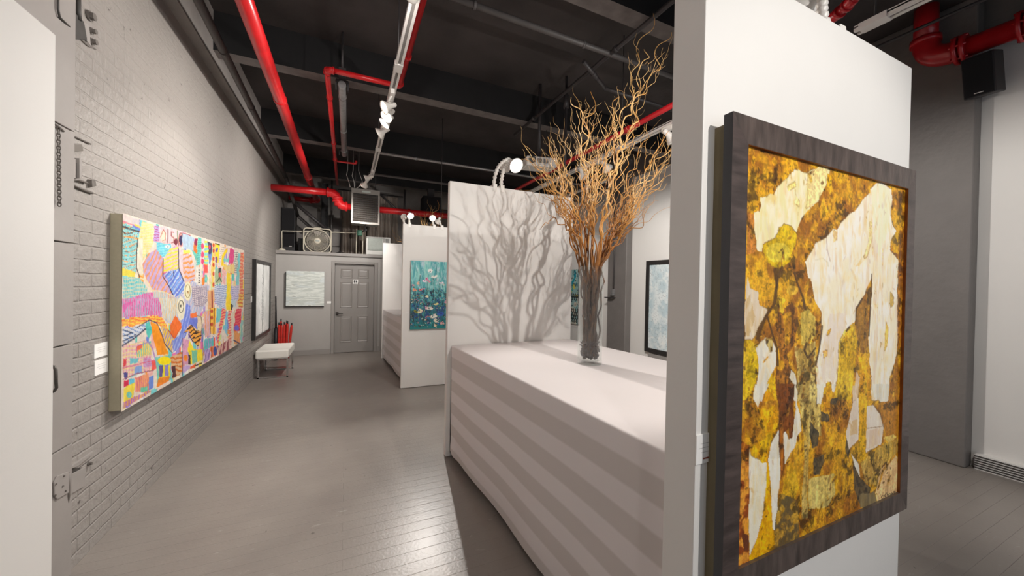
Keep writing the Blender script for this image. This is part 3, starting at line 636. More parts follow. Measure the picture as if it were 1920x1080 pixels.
spot('track_spotlight', 'lower of two white spotlights at the far end of the corridor track', (TX-.01, 6.4, 3.29), (TX-.11, 6.44, 3.13), (-.7, 8.6, 1.5), power=190*KP, cone=95, bulbm=M['bulb_dim'])
for y, tgt, pw, lab in ((-.6, (-1.25, 3.0, 1.3), 160, 'white spotlight on the corridor track nearest the street window'), (1.0, (-1.3, 2.9, 3.0), 90, 'white spotlight on the corridor track directly over the viewer'), (2.0, (-1.3, 4.6, 3.1), 110, 'white spotlight on the corridor track just ahead of the viewer')):
    spot('track_spotlight', lab, (TX, y, 3.29), (TX-.06, y+.08, 3.16), tgt, power=pw*KP*.42, cone=140, blend=1.)
t = thing('lighting_track', 'added unseen crosswise lighting track for the golden painting spotlight', 'track', (1.6, -1.3, 3.05))
MB().box(.9, 2.4, -1.33, -1.27, 3.03, 3.06).build('rail', M['trackw'], t)  # track added out of view so the painting is lit from the front
for x in (1.0, 2.3): MB().cyl((x, -1.3, 3.06), (x, -1.3, ZC), .005, 6).build('hanger_wire', M['blackc'], t)
spot('track_spotlight', 'added unseen white spotlight aimed at the golden painting from overhead', (1.42, -1.3, 3.03), (1.45, -1.24, 2.9), (1.5, .68, 1.6), power=215*KP, cone=75, blend=.8)
spot('track_spotlight', 'left white spotlight on the track behind the branches', (2.6, 3.66, 2.99), (2.55, 3.6, 2.86), (4.6, 5.0, 1.3), power=190*KP, cone=90, lit=False)
spot('track_spotlight', 'right white spotlight on the track behind the branches', (2.6, 3.36, 2.99), (2.66, 3.30, 2.88), (5.1, 4.2, 1.3), power=210*KP, cone=90, lit=False)
spot('track_spotlight', 'white spotlight half hidden by the near partition over the branches', (2.6, 2.40, 2.99), (2.62, 2.36, 2.87), (5.1, 2.0, 1.2), power=130*KP, cone=100, lit=False)
spot('track_spotlight', 'white spotlight overhead aimed at the right wall panel', (2.645, .1, 3.03), (2.72, .1, 2.9), (5.1, .4, 1.4), power=120*KP, cone=95, lit=False)
spot('track_spotlight', 'white spotlight toward the far right wall canvas', (4.0, 6.6, 3.34), (3.98, 6.62, 3.2), (5.1, 7.6, 1.2), power=45*KP, cone=90)
# clip lamps standing on the partition tops
spot('clip_lamp', 'glaring clip lamp on top of the branch shadow partition', (1.33, 3.205, 2.47), (1.43, 3.09, 2.665), (1.75, .9, 1.2), power=90*KP, cone=125, blend=.6, gooseneck=True, size=.07, cat='lamp', mid=(1.33, 3.2, 2.68))
spot('clip_lamp', 'second clip lamp behind the glare on the branch shadow partition', (1.255, 3.205, 2.47), (1.40, 3.30, 2.70), (1.25, 5.5, 1.3), power=110*KP, cone=80, gooseneck=True, size=.06, cat='lamp', mid=(1.26, 3.2, 2.70))
spot('clip_lamp', 'clip lamp standing on the near partition behind the golden painting', (1.62, .75, 2.49), (1.66, .86, 2.68), (1.5, 3.17, 1.5), power=130*KP, cone=140, blend=.4, gooseneck=True, size=.06, cat='lamp')
spot('clip_lamp', 'lit clip lamp on the flower canvas partition, seen as a white disc', (.84, 5.52, 2.415), (.845, 5.47, 2.53), (1.0, 3.6, .9), power=30*KP, cone=110, gooseneck=True, size=.05, cat='lamp', mid=(.83, 5.52, 2.5))
spot('clip_lamp', 'white clip lamp turned aside left of the lit disc', (.78, 5.60, 2.415), (.775, 5.62, 2.53), (.2, 9.7, 3.4), power=110*KP, cone=30, lit=True, gooseneck=True, size=.05, cat='lamp', bulbm=M['bulb_dim'])
spot('clip_lamp', 'left of two white clip lamps at the right of the flower partition', (1.20, 5.52, 2.415), (1.17, 5.48, 2.53), (.5, 1.5, .1), power=260*KP, cone=80, gooseneck=True, size=.05, cat='lamp', bulbm=M['bulb_dim'])
spot('clip_lamp', 'right of two white clip lamps at the right of the flower partition', (1.32, 5.52, 2.415), (1.27, 5.56, 2.50), (1.1, 7.8, 1.4), power=70*KP, cone=80, gooseneck=True, size=.05, cat='lamp', bulbm=M['bulb_dim'])

# ------------------------------------------------------------------ projector
t = thing('projector', 'white ceiling projector hung on a black pole', 'projector', (2.25, 4.2, 3.1))
R = Matrix.Rotation(math.radians(-12), 3, 'Z') @ Matrix.Rotation(math.radians(4), 3, 'X'); c = (2.27, 4.2, 3.13)
MB().box(-.20, .20, -.15, .15, -.06, .06, R, c).build('body', M['projw'], t, bevel=.02, segs=3)
b = MB()
for k in range(9): b.box(-.06+k*.016, -.052+k*.016, -.1535, -.149, -.02, .035, R, c)
b.build('vent', M['slot'], t)
b = MB(); b.lathe([(0, 0), (.035, 0), (.045, .03), (.03, .04), (0, .02)], Vector(c)+R @ Vector((-.13, -.14, .01)), R @ Vector((0, -1, 0)), 16); b.build('lens', M['steel'], t)
b = MB(); b.box(-.16, .16, -.012, .012, .055, .10, R, c); b.cyl((2.27, 4.2, 3.2), (2.27, 4.2, ZC), .022, 10); b.build('mounting_pole', M['blackc'], t)

# ------------------------------------------------------------------ loudspeaker on the column and the red riser
t = thing('loudspeaker', 'black wall loudspeaker tilted below the red pipe at right', 'speaker', (4.9, 1.2, 3.45))
q = Vector((-.95, .04, -.24)).normalized(); sx = q.cross(Vector((0, 0, 1))).normalized(); sz = sx.cross(q)
R = Matrix((sx, q, sz)).transposed(); c = (4.86, 1.168, 3.39)
MB().box(-.088, .088, -.11, .09, -.165, .165, R, c).build('cabinet', M['blk'], t, bevel=.008)
MB().box(-.080, .080, .088, .098, -.157, .157, R, c).build('grille', M['blkg'], t, bevel=.003)
MB().box(-.026, .026, .098, .0995, -.140, -.134, R, c).build('badge', M['trackw'], t)
MB().tube([Vector(c)+R @ Vector((0, -.08, 0)), (5.04, 1.28, 3.42)], .02, 8).build('wall_bracket', M['blackc'], t)
t = thing('sprinkler_riser', 'large red sprinkler riser turning along the right wall', 'pipe', (4.85, 1.55, 3.7))
xr, yr, zr, rr = 4.83, 1.50, 3.665, .08
MB().cyl((xr, yr, zr+.18), (xr, yr, ZC), rr, 20).build('riser_pipe', M['red2'], t)
A, B, C_ = Vector((xr, yr, zr+.2)), Vector((xr, yr, zr)), Vector((xr, yr-.2, zr))
MB().tube([A*(1-u)**2+B*2*u*(1-u)+C_*u*u for u in [i/10 for i in range(11)]], rr*1.12, 20).build('elbow', M['red2'], t)
MB().cyl((xr, yr, zr+.17), (xr, yr, zr+.22), rr*1.28, 20).build('collar', M['red2'], t)
for y in (yr-.22, yr-.55):
    f = MB(); f.cyl((xr, y-.035, zr), (xr, y-.008, zr), rr*1.5, 20); f.cyl((xr, y+.008, zr), (xr, y+.035, zr), rr*1.5, 20); f.build('flange', M['red2'], t)
    for k in range(6):
        a = k*PI/3; MB().cyl((xr+math.cos(a)*rr*1.3, y-.05, zr+math.sin(a)*rr*1.3), (xr+math.cos(a)*rr*1.3, y+.05, zr+math.sin(a)*rr*1.3), .01, 6).build('flange_bolt', M['red2'], t)
MB().cyl((xr, yr-.18, zr), (xr, yr-4.5, zr), rr, 20).build('horizontal_pipe', M['red2'], t)
b = MB(); b.tube([(4.55, 2.6, 3.87), (4.55, .3, 3.87)], .014, 8); tag(b.build('conduit', M['blackc'], origin=(4.55, 1.2, 3.87)), 'thin black conduit passing before the large red riser', 'conduit', kind='thing')
b = MB(); b.box(4.53, 4.57, 2.25, 2.33, 3.82, ZC); b.build('conduit_hanger', M['blackc'], bpy.data.objects[o.name] if False else None) if False else None

# ------------------------------------------------------------------ outlet on the far column
t = thing('wall_outlet', 'grey outlet box with conduit on the dark column behind the vase', 'outlet', (4.99, 5.93, 1.4))
MB().box(4.93, 5.0, 5.87, 5.95, 1.37, 1.50).build('box', M['galv'], t, bevel=.006)
MB().box(4.90, 5.0, 5.86, 6.09, 1.315, 1.335).build('shelf', M['blackc'], t)
MB().cyl((4.97, 5.90, 1.5), (4.97, 5.90, 3.2), .016, 8).build('conduit', M['greyc'], t)
# ------------------------------------------------------------------ things on the far shelf
SZ = 2.165
t = thing('box_fan', 'cream box fan standing on the far shelf', 'fan', (-.575, 8.95, SZ))
fx0, fx1, fz0, fz1, fy = -.835, -.312, SZ, 2.685, 8.95
def rrect(x0, x1, z0, z1, r, n=6):
    P = []
    for cx, cz, a0 in ((x1-r, z1-r, 0), (x0+r, z1-r, PI/2), (x0+r, z0+r, PI), (x1-r, z0+r, 1.5*PI)):
        for i in range(n+1): a = a0+PI/2*i/n; P.append((cx+r*math.cos(a), cz+r*math.sin(a)))
    return P
P = rrect(fx0, fx1, fz0+.012, fz1, .06); P.append(P[0])
MB().tube([(x, fy-.04, z) for x, z in P], .013, 8, cap=False).build('frame', M['cream'], t)
P2 = rrect(fx0-.005, fx1+.005, fz0+.002, fz1+.008, .06); n = len(P2)
MB().add([(x, fy-.04, z) for x, z in P2]+[(x, fy+.1, z) for x, z in P2], [(i, (i+1) % n, n+(i+1) % n, n+i) for i in range(n)], True).build('shell', M['cream'], t)
cx, cz, R0 = (fx0+fx1)/2, (fz0+fz1)/2-.005, .245
g = MB(); g.tube([(cx+R0*math.cos(a), fy-.045, cz+R0*math.sin(a)) for a in [2*PI*i/40 for i in range(41)]], .009, 6, cap=False)
g.build('grille_ring', M['cream'], t)
g = MB()
for i in range(48):
    a = 2*PI*i/48; a2 = a+.35
    g.tube([(cx+.05*math.cos(a), fy-.055, cz+.05*math.sin(a)), (cx+.15*math.cos(a+.12), fy-.06, cz+.15*math.sin(a+.12)), (cx+R0*math.cos(a2), fy-.045, cz+R0*math.sin(a2))], .0028, 4)
for r in (.20,): g.tube([(cx+r*math.cos(a), fy-.056, cz+r*math.sin(a)) for a in [2*PI*i/36 for i in range(37)]], .0025, 4, cap=False)
g.build('grille', M['cream'], t)
g = MB(); g.lathe([(0, 0), (.062, 0), (.065, .012), (.05, .018), (0, .02)], (cx, fy-.05, cz), (0, -1, 0), 24); hb = g.build('hub', M['cream'], t)
MB().box(cx-.04, cx+.04, fy-.073, fy-.0705, cz-.012, cz+.012).build('badge', M['acg'], hb)
g = MB()
for k in range(5):
    a0 = k*2*PI/5; rows = []
    for i in range(6):
        r = .05+.17*i/5; rows.append([(cx+r*math.cos(a0+u*(.5+.25*i/5)), fy+.01-.04*u, cz+r*math.sin(a0+u*(.5+.25*i/5))) for u in (0, .5, 1)])
    g.grid(rows)
g.build('blades', M['heater'], t)
MB().tube([(cx-.07, fy, fz1), (cx-.06, fy, fz1+.025), (cx+.06, fy, fz1+.025), (cx+.07, fy, fz1)], .010, 8).build('handle', M['cream'], t)
MB().box(fx0, fx1, fy+.09, fy+.1, fz0+.01, fz1).build('back_grille', M['steel'], t)

t = thing('tower_loudspeaker', 'tall black tower loudspeaker on the shelf left of the fan', 'speaker', (-1.16, 9.3, SZ))
MB().box(-1.285, -1.03, 9.2, 9.55, SZ, 3.13).build('cabinet', M['blk'], t, bevel=.008)
MB().box(-1.275, -1.04, 9.19, 9.205, SZ+.12, 3.11).build('grille', M['blkg'], t, bevel=.003)
MB().box(-1.135, -1.085, 9.186, 9.199, SZ+.125, SZ+.14).build('badge', M['trackw'], t)
b = MB(); b.box(-.98, -.86, 9.35, 9.6, SZ, 2.5); tag(b.build('small_loudspeaker', M['blk'], origin=(-.92, 9.45, SZ), bevel=.006), 'short black box between the tower speaker and fan', 'speaker', kind='thing')
b = MB(); b.tube([(-1.24, 9.0, SZ+.05), (-1.245, 9.0, 2.585), (-1.235, 9.0, 2.60), (.20, 9.02, 2.665)], .010, 8)
o = tag(b.build('white_conduit', M['cream'], origin=(-.6, 9.0, 2.6)), 'thin white pipe running behind the fan to the green box', 'pipe', kind='thing')
b = MB(); b.lathe([(0, 0), (.06, 0), (.07, .03), (.045, .06), (0, .07)], (-1.24, 9.0, SZ), (0, 0, 1), 14); b.build('foot', M['cream'], o)
t = thing('valve_box', 'small green valve box on pipes left of the air conditioner', 'valve', (.27, 8.95, 2.66))
MB().box(.215, .315, 8.88, 8.98, 2.60, 2.72).build('body', M['green'], t, bevel=.012)
MB().tube([(.315, 8.93, 2.68), (.36, 8.93, 2.69), (.37, 8.93, 2.72)], .012, 8).build('nozzle', M['steel'], t)
MB().lathe([(0, -.012), (.035, -.012), (.035, .012), (0, .012)], (.385, 8.92, 2.735), (0, -1, 0), 14, False).build('dial', M['blackc'], t)
for x, z1 in ((.20, 2.75), (.335, 2.74)): MB().cyl((x, 8.97, SZ), (x, 8.97, z1), .013, 8).build('standpipe', M['cream'], t)
t = thing('air_conditioner', 'off white window air conditioner on the shelf above the door', 'air conditioner', (.655, 8.9, SZ))
MB().box(.40, .915, 8.74, 9.2, SZ, 2.575).build('cabinet', M['acw'], t, bevel=.012)
MB().box(.425, .74, 8.728, 8.742, 2.265, 2.545).build('filter_grille', M['acg'], t, bevel=.003)
g = MB()
for k in range(7): g.box(.765+k*.018, .774+k*.018, 8.733, 8.742, 2.44, 2.545)
g.build('outlet_vanes', M['slot'], t)
MB().box(.425, .89, 8.733, 8.742, 2.175, 2.245).build('lower_panel', M['acw'], t, bevel=.004)
t = thing('unit_heater', 'square grey unit heater with a louvred face hanging from the ceiling', 'heater', (.33, 8.1, 2.74))
hx0, hx1, hz0, hz1, hy = .085, .60, 2.745, 3.43, 7.98
MB().box(hx0, hx1, hy+.02, hy+.42, hz0, hz1).build('casing', M['heater'], t, bevel=.008)
frame_ring(t, hx0-.01, hx1+.01, hz0-.015, hz1+.005, .03, .03, .095, .04, hy, hy+.03, M['heater'], M['heater'], 'face_frame')
MB().box(hx0+.02, hx1-.02, hy+.015, hy+.021, hz0+.03, hz1-.09).build('dark_interior', M['dark'], t)
g = MB()
for k in range(13):
    z = hz0+.045+k*.0415; g.add([(hx0+.02, hy, z), (hx1-.02, hy, z), (hx1-.02, hy+.014, z+.016), (hx0+.02, hy+.014, z+.016), (hx0+.02, hy+.002, z-.003), (hx1-.02, hy+.002, z-.003), (hx1-.02, hy+.016, z+.013), (hx0+.02, hy+.016, z+.013)], [(0, 1, 2, 3), (4, 5, 6, 7), (0, 1, 5, 4), (2, 3, 7, 6), (0, 3, 7, 4), (1, 2, 6, 5)])
g.build('louvres', M['louver'], t)
g = MB()
for k in range(22): x = hx0+.03+k*.0217; g.box(x, x+.003, hy+.006, hy+.016, hz0+.03, hz1-.09)
g.build('vanes', M['louver'], t)
MB().box(.27, .43, hy-.003, hy+.001, hz1-.062, hz1-.03).build('name_plate', M['acg'], t)
for x in (.15, .54): MB().cyl((x, 8.2, hz1), (x, 8.2, 3.80 if False else ZC), .008, 6).build('hanger_rod', M['blackc'], t)
MB().tube([(.35, 8.2, hz0), (.34, 8.3, 2.66), (.30, 8.5, 2.62)], .012, 6).build('gas_pipe', M['blackc'], t)
for k, (x0, x1, x2, lab) in enumerate(((.0, -.02, .05, 'left'), (.10, .08, .13, 'middle'), (.2, .24, .18, 'right'))):
    b = MB(); b.tube([(x0, 7.95, ZC), (x0, 7.95, 3.78), (x1, 7.93, 3.66), (x1+.04, 7.95, 3.55), (x2, 7.98, 3.44)], .005, 5)
    tag(b.build('cable', M['trackw'], origin=(x0, 7.95, 3.6)), '%s thin white cable drooping above the hanging heater' % lab, 'cable', kind='thing')
def curtain(x0, x1, y, z0, z1, seed, n):
    r = np.random.default_rng(seed); N = n*14; ph = r.uniform(0, 6, 8); rows = []
    for j in range(15):
        v = j/14; row = []
        for i in range(N+1):
            u = i/N; a = u*n*2*PI+.5*math.sin(u*9+ph[0])+.35*math.sin(v*2.5+u*7+ph[1])
            row.append((x0+(x1-x0)*u+.02*math.sin(a*.5+v*3), y+.05*math.sin(a)*(.55+.45*v), z1+(z0-z1)*v))
        rows.append(row)
    b = MB(); b.grid(rows); b.grid([[(p[0], p[1]+.006, p[2]) for p in q] for q in rows]); return b
tag(curtain(-.13, .42, 9.75, SZ+.01, 3.75, 3, 6).build('curtain', M['curtain'], origin=(.1, 9.75, SZ)), 'taupe curtain hanging left of the unit heater', 'curtain', kind='thing')
tag(curtain(.44, 1.18, 9.7, SZ+.01, 3.72, 4, 8).build('curtain', M['curtain'], origin=(.8, 9.7, SZ)), 'taupe curtain hanging right of the heater behind the air conditioner', 'curtain', kind='thing')
b = MB(); b.cyl((-.2, 9.72, 3.77), (1.3, 9.68, 3.75), .014, 8); tag(b.build('curtain_rod', M['blackc'], origin=(.5, 9.7, 3.76)), 'black rod carrying the two taupe curtains', 'rod', kind='thing')
b = MB(); b.tube([(-.22, 8.85, SZ+.008), (-.18, 8.83, SZ+.02), (-.12, 8.82, SZ+.045), (-.05, 8.83, SZ+.02), (0, 8.8, SZ+.008)], .008, 6); tag(b.build('power_cord', M['blk'], origin=(-.1, 8.82, SZ)), 'black cord looped on the shelf right of the fan', 'cord', kind='thing')

# ------------------------------------------------------------------ vase of curly willow
def vase(loc, label):
    t = thing('glass_vase', label, 'vase', loc); r, h = .086, .69
    prof = [(0, 0), (r-.004, 0), (r, .006), (r, h-.003), (r-.002, h), (r-.005, h-.002), (r-.006, .038), (r-.016, .026), (0, .024)]
    MB().lathe(prof, loc, (0, 0, 1), 48).build('glass_cylinder', M['glass'], t); return t
VX, VY, VZ = 1.583, 2.115, 1.0
vase((VX, VY, VZ+.001), 'tall clear glass cylinder vase on the white counter')
b = MB(); rr_ = np.random.default_rng(5)
for k in range(230):
    a, q = rr_.uniform(0, 2*PI), math.sqrt(rr_.uniform(0, 1))*.062; z = VZ+.04+rr_.uniform(0, .125)
    c = Vector((VX+q*math.cos(a), VY+q*math.sin(a), z)); R = Matrix.Rotation(rr_.uniform(0, 6), 3, Vector(rr_.normal(size=3)).normalized())
    s_ = rr_.uniform(.007, .013)
    vs = [c+R @ Vector((x*s_*1.6, y*s_, w_*s_*.7)) for x, y, w_ in ((1, .2, 0), (.3, 1, .2), (-.9, .6, -.1), (-.7, -.8, .1), (.5, -.9, 0), (.1, 0, 1), (0, .1, -1))]
    b.add(vs, [(0, 1, 5), (1, 2, 5), (2, 3, 5), (3, 4, 5), (4, 0, 5), (1, 0, 6), (2, 1, 6), (3, 2, 6), (4, 3, 6), (0, 4, 6)])
tag(b.build('bark_chips', M['pebble'], origin=(VX, VY, VZ+.04)), 'dark bark chips filling the bottom of the glass vase', 'chips', kind='stuff')

def curl(P0, ctrl, P1, n, amp, wl, r, flat=.0):
    """bezier path with a curly wobble across it"""
    P0, C1, P1 = Vector(P0), Vector(ctrl), Vector(P1); L = (C1-P0).length+(P1-C1).length
    ph = r.uniform(0, 6.28, 6); k1 = 2*PI*L/(wl*r.uniform(.85, 1.2)); k2 = k1*.43; k3 = k1*1.9; pts = []
    for i in range(n+1):
        u = i/n; p = P0*(1-u)**2+C1*2*u*(1-u)+P1*u*u; d = (C1-P0)*(1-u)+(P1-C1)*u
        d = d.normalized() if d.length > 1e-6 else Vector((0, 0, 1))
        n1 = d.cross(Vector((0, 1, .13))).normalized(); n2 = d.cross(n1)
        e = amp*min(1, u*4+.1)*(flat+(1-flat)*min(1, .45+u))
        p = p+n1*e*(math.sin(k1*u+ph[0])+.9*math.sin(k2*u+ph[1])+.35*math.sin(k3*u+ph[2]))+n2*e*(math.sin(k1*u*.9+ph[3])+.7*math.sin(k2*u*1.3+ph[4]))
        pts.append(p)
    return pts
class Branch:
    def __init__(s): s.b = MB(); s.w = []
    def tube(s, pts, rad, base, n=6):
        s.b.tube(pts, rad, n); k = len(pts)
        s.w += [base[i] for i in range(k) for _ in range(n)]
    def build(s, label, group):
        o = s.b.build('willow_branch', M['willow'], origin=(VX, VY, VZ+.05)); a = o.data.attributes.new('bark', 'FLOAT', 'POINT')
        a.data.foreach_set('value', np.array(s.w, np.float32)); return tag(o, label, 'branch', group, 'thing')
def grow(tip, r, rad0=.0075, twigs=4, via=None, tone=None, amp=.018):
    B = Branch(); tip = Vector(tip); a, q = r.uniform(0, 2*PI), math.sqrt(r.uniform(0, 1))
    foot = Vector((VX+.056*q*math.cos(a), VY+.056*q*math.sin(a), VZ+.06))
    dx = tip.x-VX; dy = tip.y-VY
    # three loose bundles leave the mouth: left, middle and right
    mx = max(-.062, min(.064, (Vector(via).x-VX)*.42+r.normal()*.014)); my = max(-.05, min(.05, dy*.12+r.normal()*.02))
    mo = Vector((VX+mx, VY+my, VZ+.69))
    lo = curl(foot, foot.lerp(mo, .5)+Vector((r.normal()*.012, r.normal()*.012, 0)), mo, 18, .007, .16, r)
    L = (tip-mo).length
    ctrl = Vector(via)+Vector((r.normal()*.035, r.normal()*.04+dy*.3, r.normal()*.05))
    hi = curl(mo, ctrl, tip, max(30, int(L/.018)), amp*r.uniform(.7, 1.25), r.uniform(.15, .27), r)
    o_ = lo[-1]-hi[0]; hi = [p+o_*max(0, 1-i/8) for i, p in enumerate(hi)]
    pts = lo+hi[1:]; k = len(pts); tone = r.uniform(-.08, .14) if tone is None else tone
    rad = [rad0*(1-.80*(i/k)**1.1) for i in range(k)]
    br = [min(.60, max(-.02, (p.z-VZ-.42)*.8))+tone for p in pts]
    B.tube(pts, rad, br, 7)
    for j in range(twigs):
        i0 = int(k*r.uniform(.40, .90)); p = pts[i0]; d = (pts[min(i0+6, k-1)]-pts[i0-6]).normalized()
        side = Vector((r.normal(), r.normal()*.7, .3+.5*r.uniform())).normalized(); tl = r.uniform(.16, .5)*(1.15-.5*i0/k)
        e = p+(d*.9+side*.55).normalized()*tl; cc = p+(d*.4+side*.45)*tl*.6
        tw = curl(p, cc, e, 24, .010, r.uniform(.09, .18), r); r0 = min(rad[i0]*.6, .0030); m_ = len(tw)
        tw = [q_+(p-tw[0])*max(0, 1-i/5) for i, q_ in enumerate(tw)]
        B.tube(tw, [r0*(1-.7*i/m_) for i in range(m_)], [br[i0]+.12*i/m_ for i in range(m_)], 5)
        if r.uniform() < .5:
            i1 = int(m_*r.uniform(.3, .7)); p = tw[i1]; e = p+Vector((r.normal(), r.normal()*.6, .7+r.uniform())).normalized()*r.uniform(.07, .2)
            t2 = curl(p, p.lerp(e, .5)+Vector((r.normal(), r.normal(), r.normal()))*.02, e, 12, .008, .1, r)
            t2 = [q_+(p-t2[0])*max(0, 1-i/4) for i, q_ in enumerate(t2)]
            B.tube(t2, [r0*.55*(1-.6*i/13) for i in range(13)], [br[i0]+.2]*13, 4)
    return B
tips = [(1220, 28), (1253, 66), (1216, 92), (1113, 172), (1076, 180), (1080, 205), (1165, 178), (1198, 176), (985, 272), (978, 305), (1018, 262), (1042, 262), (1006, 330),
        (1022, 352), (1036, 290), (1062, 250), (1098, 246), (1132, 235), (1152, 262), (1182, 245), (1212, 238), (1250, 250), (1256, 285), (1252, 312), (1250, 340), (1238, 356), (1225, 300),
        (1272, 262), (1290, 225), (1278, 320), (1110, 300), (1145, 320), (1060, 315), (1012, 425), (1222, 395), (1200, 320)]
wr = np.random.default_rng(21)
for k, (px, py) in enumerate(tips):
    dy = float(np.clip(wr.normal()*.2, -.42, .42))
    tip = hit(px, py, Y=VY+dy); big = k < 4
    vp_ = (1138, 320) if k < 3 else ((1070, 385) if px < 1075 else ((1104, 350) if px < 1170 else (1158, 412)))
    B = grow(tip, wr, rad0=.0105 if big else wr.uniform(.0055, .009), twigs=11 if big else int(wr.integers(5, 9)), via=hit(vp_[0], vp_[1], Y=VY), amp=.026 if big else .018)
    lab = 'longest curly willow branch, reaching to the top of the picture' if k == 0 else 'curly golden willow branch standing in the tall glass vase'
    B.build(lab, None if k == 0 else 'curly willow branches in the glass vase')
# the same arrangement on the far counter, only its tops showing over the flower canvas
ov = (1.36-VX, 6.45-VY, 0)
src = [o for o in COL.objects if o.name.startswith('willow_branch')]
vv = copy_thing(bpy.data.objects['glass_vase'], ov); vv['label'] = 'glass vase on the far counter behind the flower canvas partition'
bc = copy_thing(bpy.data.objects['bark_chips'], ov); bc['label'] = 'dark bark chips in the vase on the far counter'
for o in src[3:8]+src[8:34:3]:
    c = copy_thing(o, ov); c['label'] = 'willow branch rising behind the flower canvas partition'; c['group'] = 'willow branches on the far counter'
# ------------------------------------------------------------------ painted canvases: a fine mesh whose vertices carry the paint colour
def vnoise(shape, cells, r, octs=4, gain=.55):
    """smooth value noise in 0..1 on a rows x cols grid"""
    H, W = shape; out = np.zeros(shape); amp = 1.; tot = 0.
    cy, cx = cells
    for _ in range(octs):
        g = r.uniform(0, 1, (int(cy)+3, int(cx)+3))
        y = np.linspace(0, cy, H)[:, None]; x = np.linspace(0, cx, W)[None, :]
        iy, ix = np.floor(y).astype(int), np.floor(x).astype(int); fy, fx = y-iy, x-ix
        fy, fx = fy*fy*(3-2*fy), fx*fx*(3-2*fx)
        v = (g[iy, ix]*(1-fx)+g[iy, ix+1]*fx)*(1-fy)+(g[iy+1, ix]*(1-fx)+g[iy+1, ix+1]*fx)*fy
        out += v*amp; tot += amp; amp *= gain; cy, cx = cy*2, cx*2
    return out/tot
def sstep(a, b, x):
    t = np.clip((x-a)/(b-a), 0, 1); return t*t*(3-2*t)
class Art:
    """corner(u,v) -> world point, u and v in 0..1 (v upward). Shapes are given in the coordinate frame X, Y (y down)."""
    def __init__(s, W, H, corner, seed=1, frame=None):
        s.W, s.H = W, H; s.r = np.random.default_rng(seed)
        u = np.linspace(0, 1, W); v = np.linspace(1, 0, H); s.U, s.V = np.meshgrid(u, v); s.pts = corner(s.U, s.V)
        s.X, s.Y = frame(s.pts) if frame else (s.U, 1-s.V)
        s.C = np.zeros((H, W, 3)); s.O = (0., 0., 1.); s.nx = s.noise(18); s.ny = s.noise(18)
    def noise(s, c, ay=None, octs=4): return vnoise((s.H, s.W), (ay or c, c), s.r, octs)
    def at(s, ox, oy, sc): s.O = (ox, oy, sc); return s
    def tr(s, P):
        ox, oy, sc = s.O; return [(ox+x/sc, oy+y/sc) for x, y in P]
    def inside(s, P, wob=0.):
        P = s.tr(P); X = s.X+(s.nx-.5)*wob; Y = s.Y+(s.ny-.5)*wob; m = np.zeros(X.shape, bool)
        xs = [p[0] for p in P]; ys = [p[1] for p in P]
        box = (X >= min(xs)) & (X <= max(xs)) & (Y >= min(ys)) & (Y <= max(ys)); xi, yi = X[box], Y[box]; k = np.zeros(xi.shape, bool)
        for (x0, y0), (x1, y1) in zip(P, P[1:]+P[:1]):
            if y0 == y1: continue
            k ^= ((y0 > yi) != (y1 > yi)) & (xi < (x1-x0)*(yi-y0)/(y1-y0)+x0)
        m[box] = k; return m
    def put(s, m, col, a=1., jit=0.):
        c = np.asarray(col, float)
        if c.ndim == 1: c = np.broadcast_to(c, s.C.shape)
        w = np.asarray(m, float)*a; s.C = s.C*(1-w[..., None])+c*w[..., None]
    def poly(s, P, col, wob=0., a=1.): m = s.inside(P, wob); s.put(m, col, a); return m
    def dist(s, P):
        P = s.tr(P); d = np.full(s.X.shape, 1e9)
        for (x0, y0), (x1, y1) in zip(P, P[1:]):
            dx, dy = x1-x0, y1-y0; l = dx*dx+dy*dy+1e-9; t = np.clip(((s.X-x0)*dx+(s.Y-y0)*dy)/l, 0, 1)
            d = np.minimum(d, np.hypot(s.X-x0-t*dx, s.Y-y0-t*dy))
        return d
    def line(s, P, w, col, a=1., rough=0.):
        """w in local units"""
        sc = s.O[2]; d = s.dist(P); ww = w/sc*(1+rough*(s.nx-.5)*2); s.put(1-sstep(ww*.35, ww*.65, d), col, a)
    def ell(s, x, y, rx, ry, col, a=1., wob=0., rot=0.):
        (cx, cy), = s.tr([(x, y)]); sc = s.O[2]; X = s.X-cx+(s.nx-.5)*wob; Y = s.Y-cy+(s.ny-.5)*wob
        c, q = math.cos(rot), math.sin(rot); e = np.hypot((X*c+Y*q)/(rx/sc), (-X*q+Y*c)/(ry/sc)); m = e < 1; s.put(m, col, a); return m
    def dabs(s, n, rng_px, cols, mask=None, aspect=(.3, .7), ang=0., spread=.6, a=.8, jit=12, box=(0, 1, 0, 1)):
        """short brush dabs stamped cell by cell; rng_px is the long radius in cells"""
        r = s.r; H, W = s.H, s.W
        for _ in range(n):
            i, j = int(r.uniform(box[2], box[3])*(H-1)), int(r.uniform(box[0], box[1])*(W-1))
            if mask is not None and not mask[i, j]: continue
            L_ = r.uniform(*rng_px); w_ = max(.8, L_*r.uniform(*aspect)); q = int(L_)+2; i0, i1, j0, j1 = max(0, i-q), min(H, i+q+1), max(0, j-q), min(W, j+q+1)
            yy, xx = np.mgrid[i0:i1, j0:j1]; t = ang+r.normal()*spread; dx, dy = xx-j, yy-i
            e = np.hypot((dx*math.cos(t)+dy*math.sin(t))/L_, (-dx*math.sin(t)+dy*math.cos(t))/w_); m = np.clip((1.05-e)*3, 0, 1)*a
            if mask is not None: m = m*mask[i0:i1, j0:j1]
            c = np.array(cols[r.integers(len(cols))], float)+r.normal()*jit; s.C[i0:i1, j0:j1] = s.C[i0:i1, j0:j1]*(1-m[..., None])+c*m[..., None]
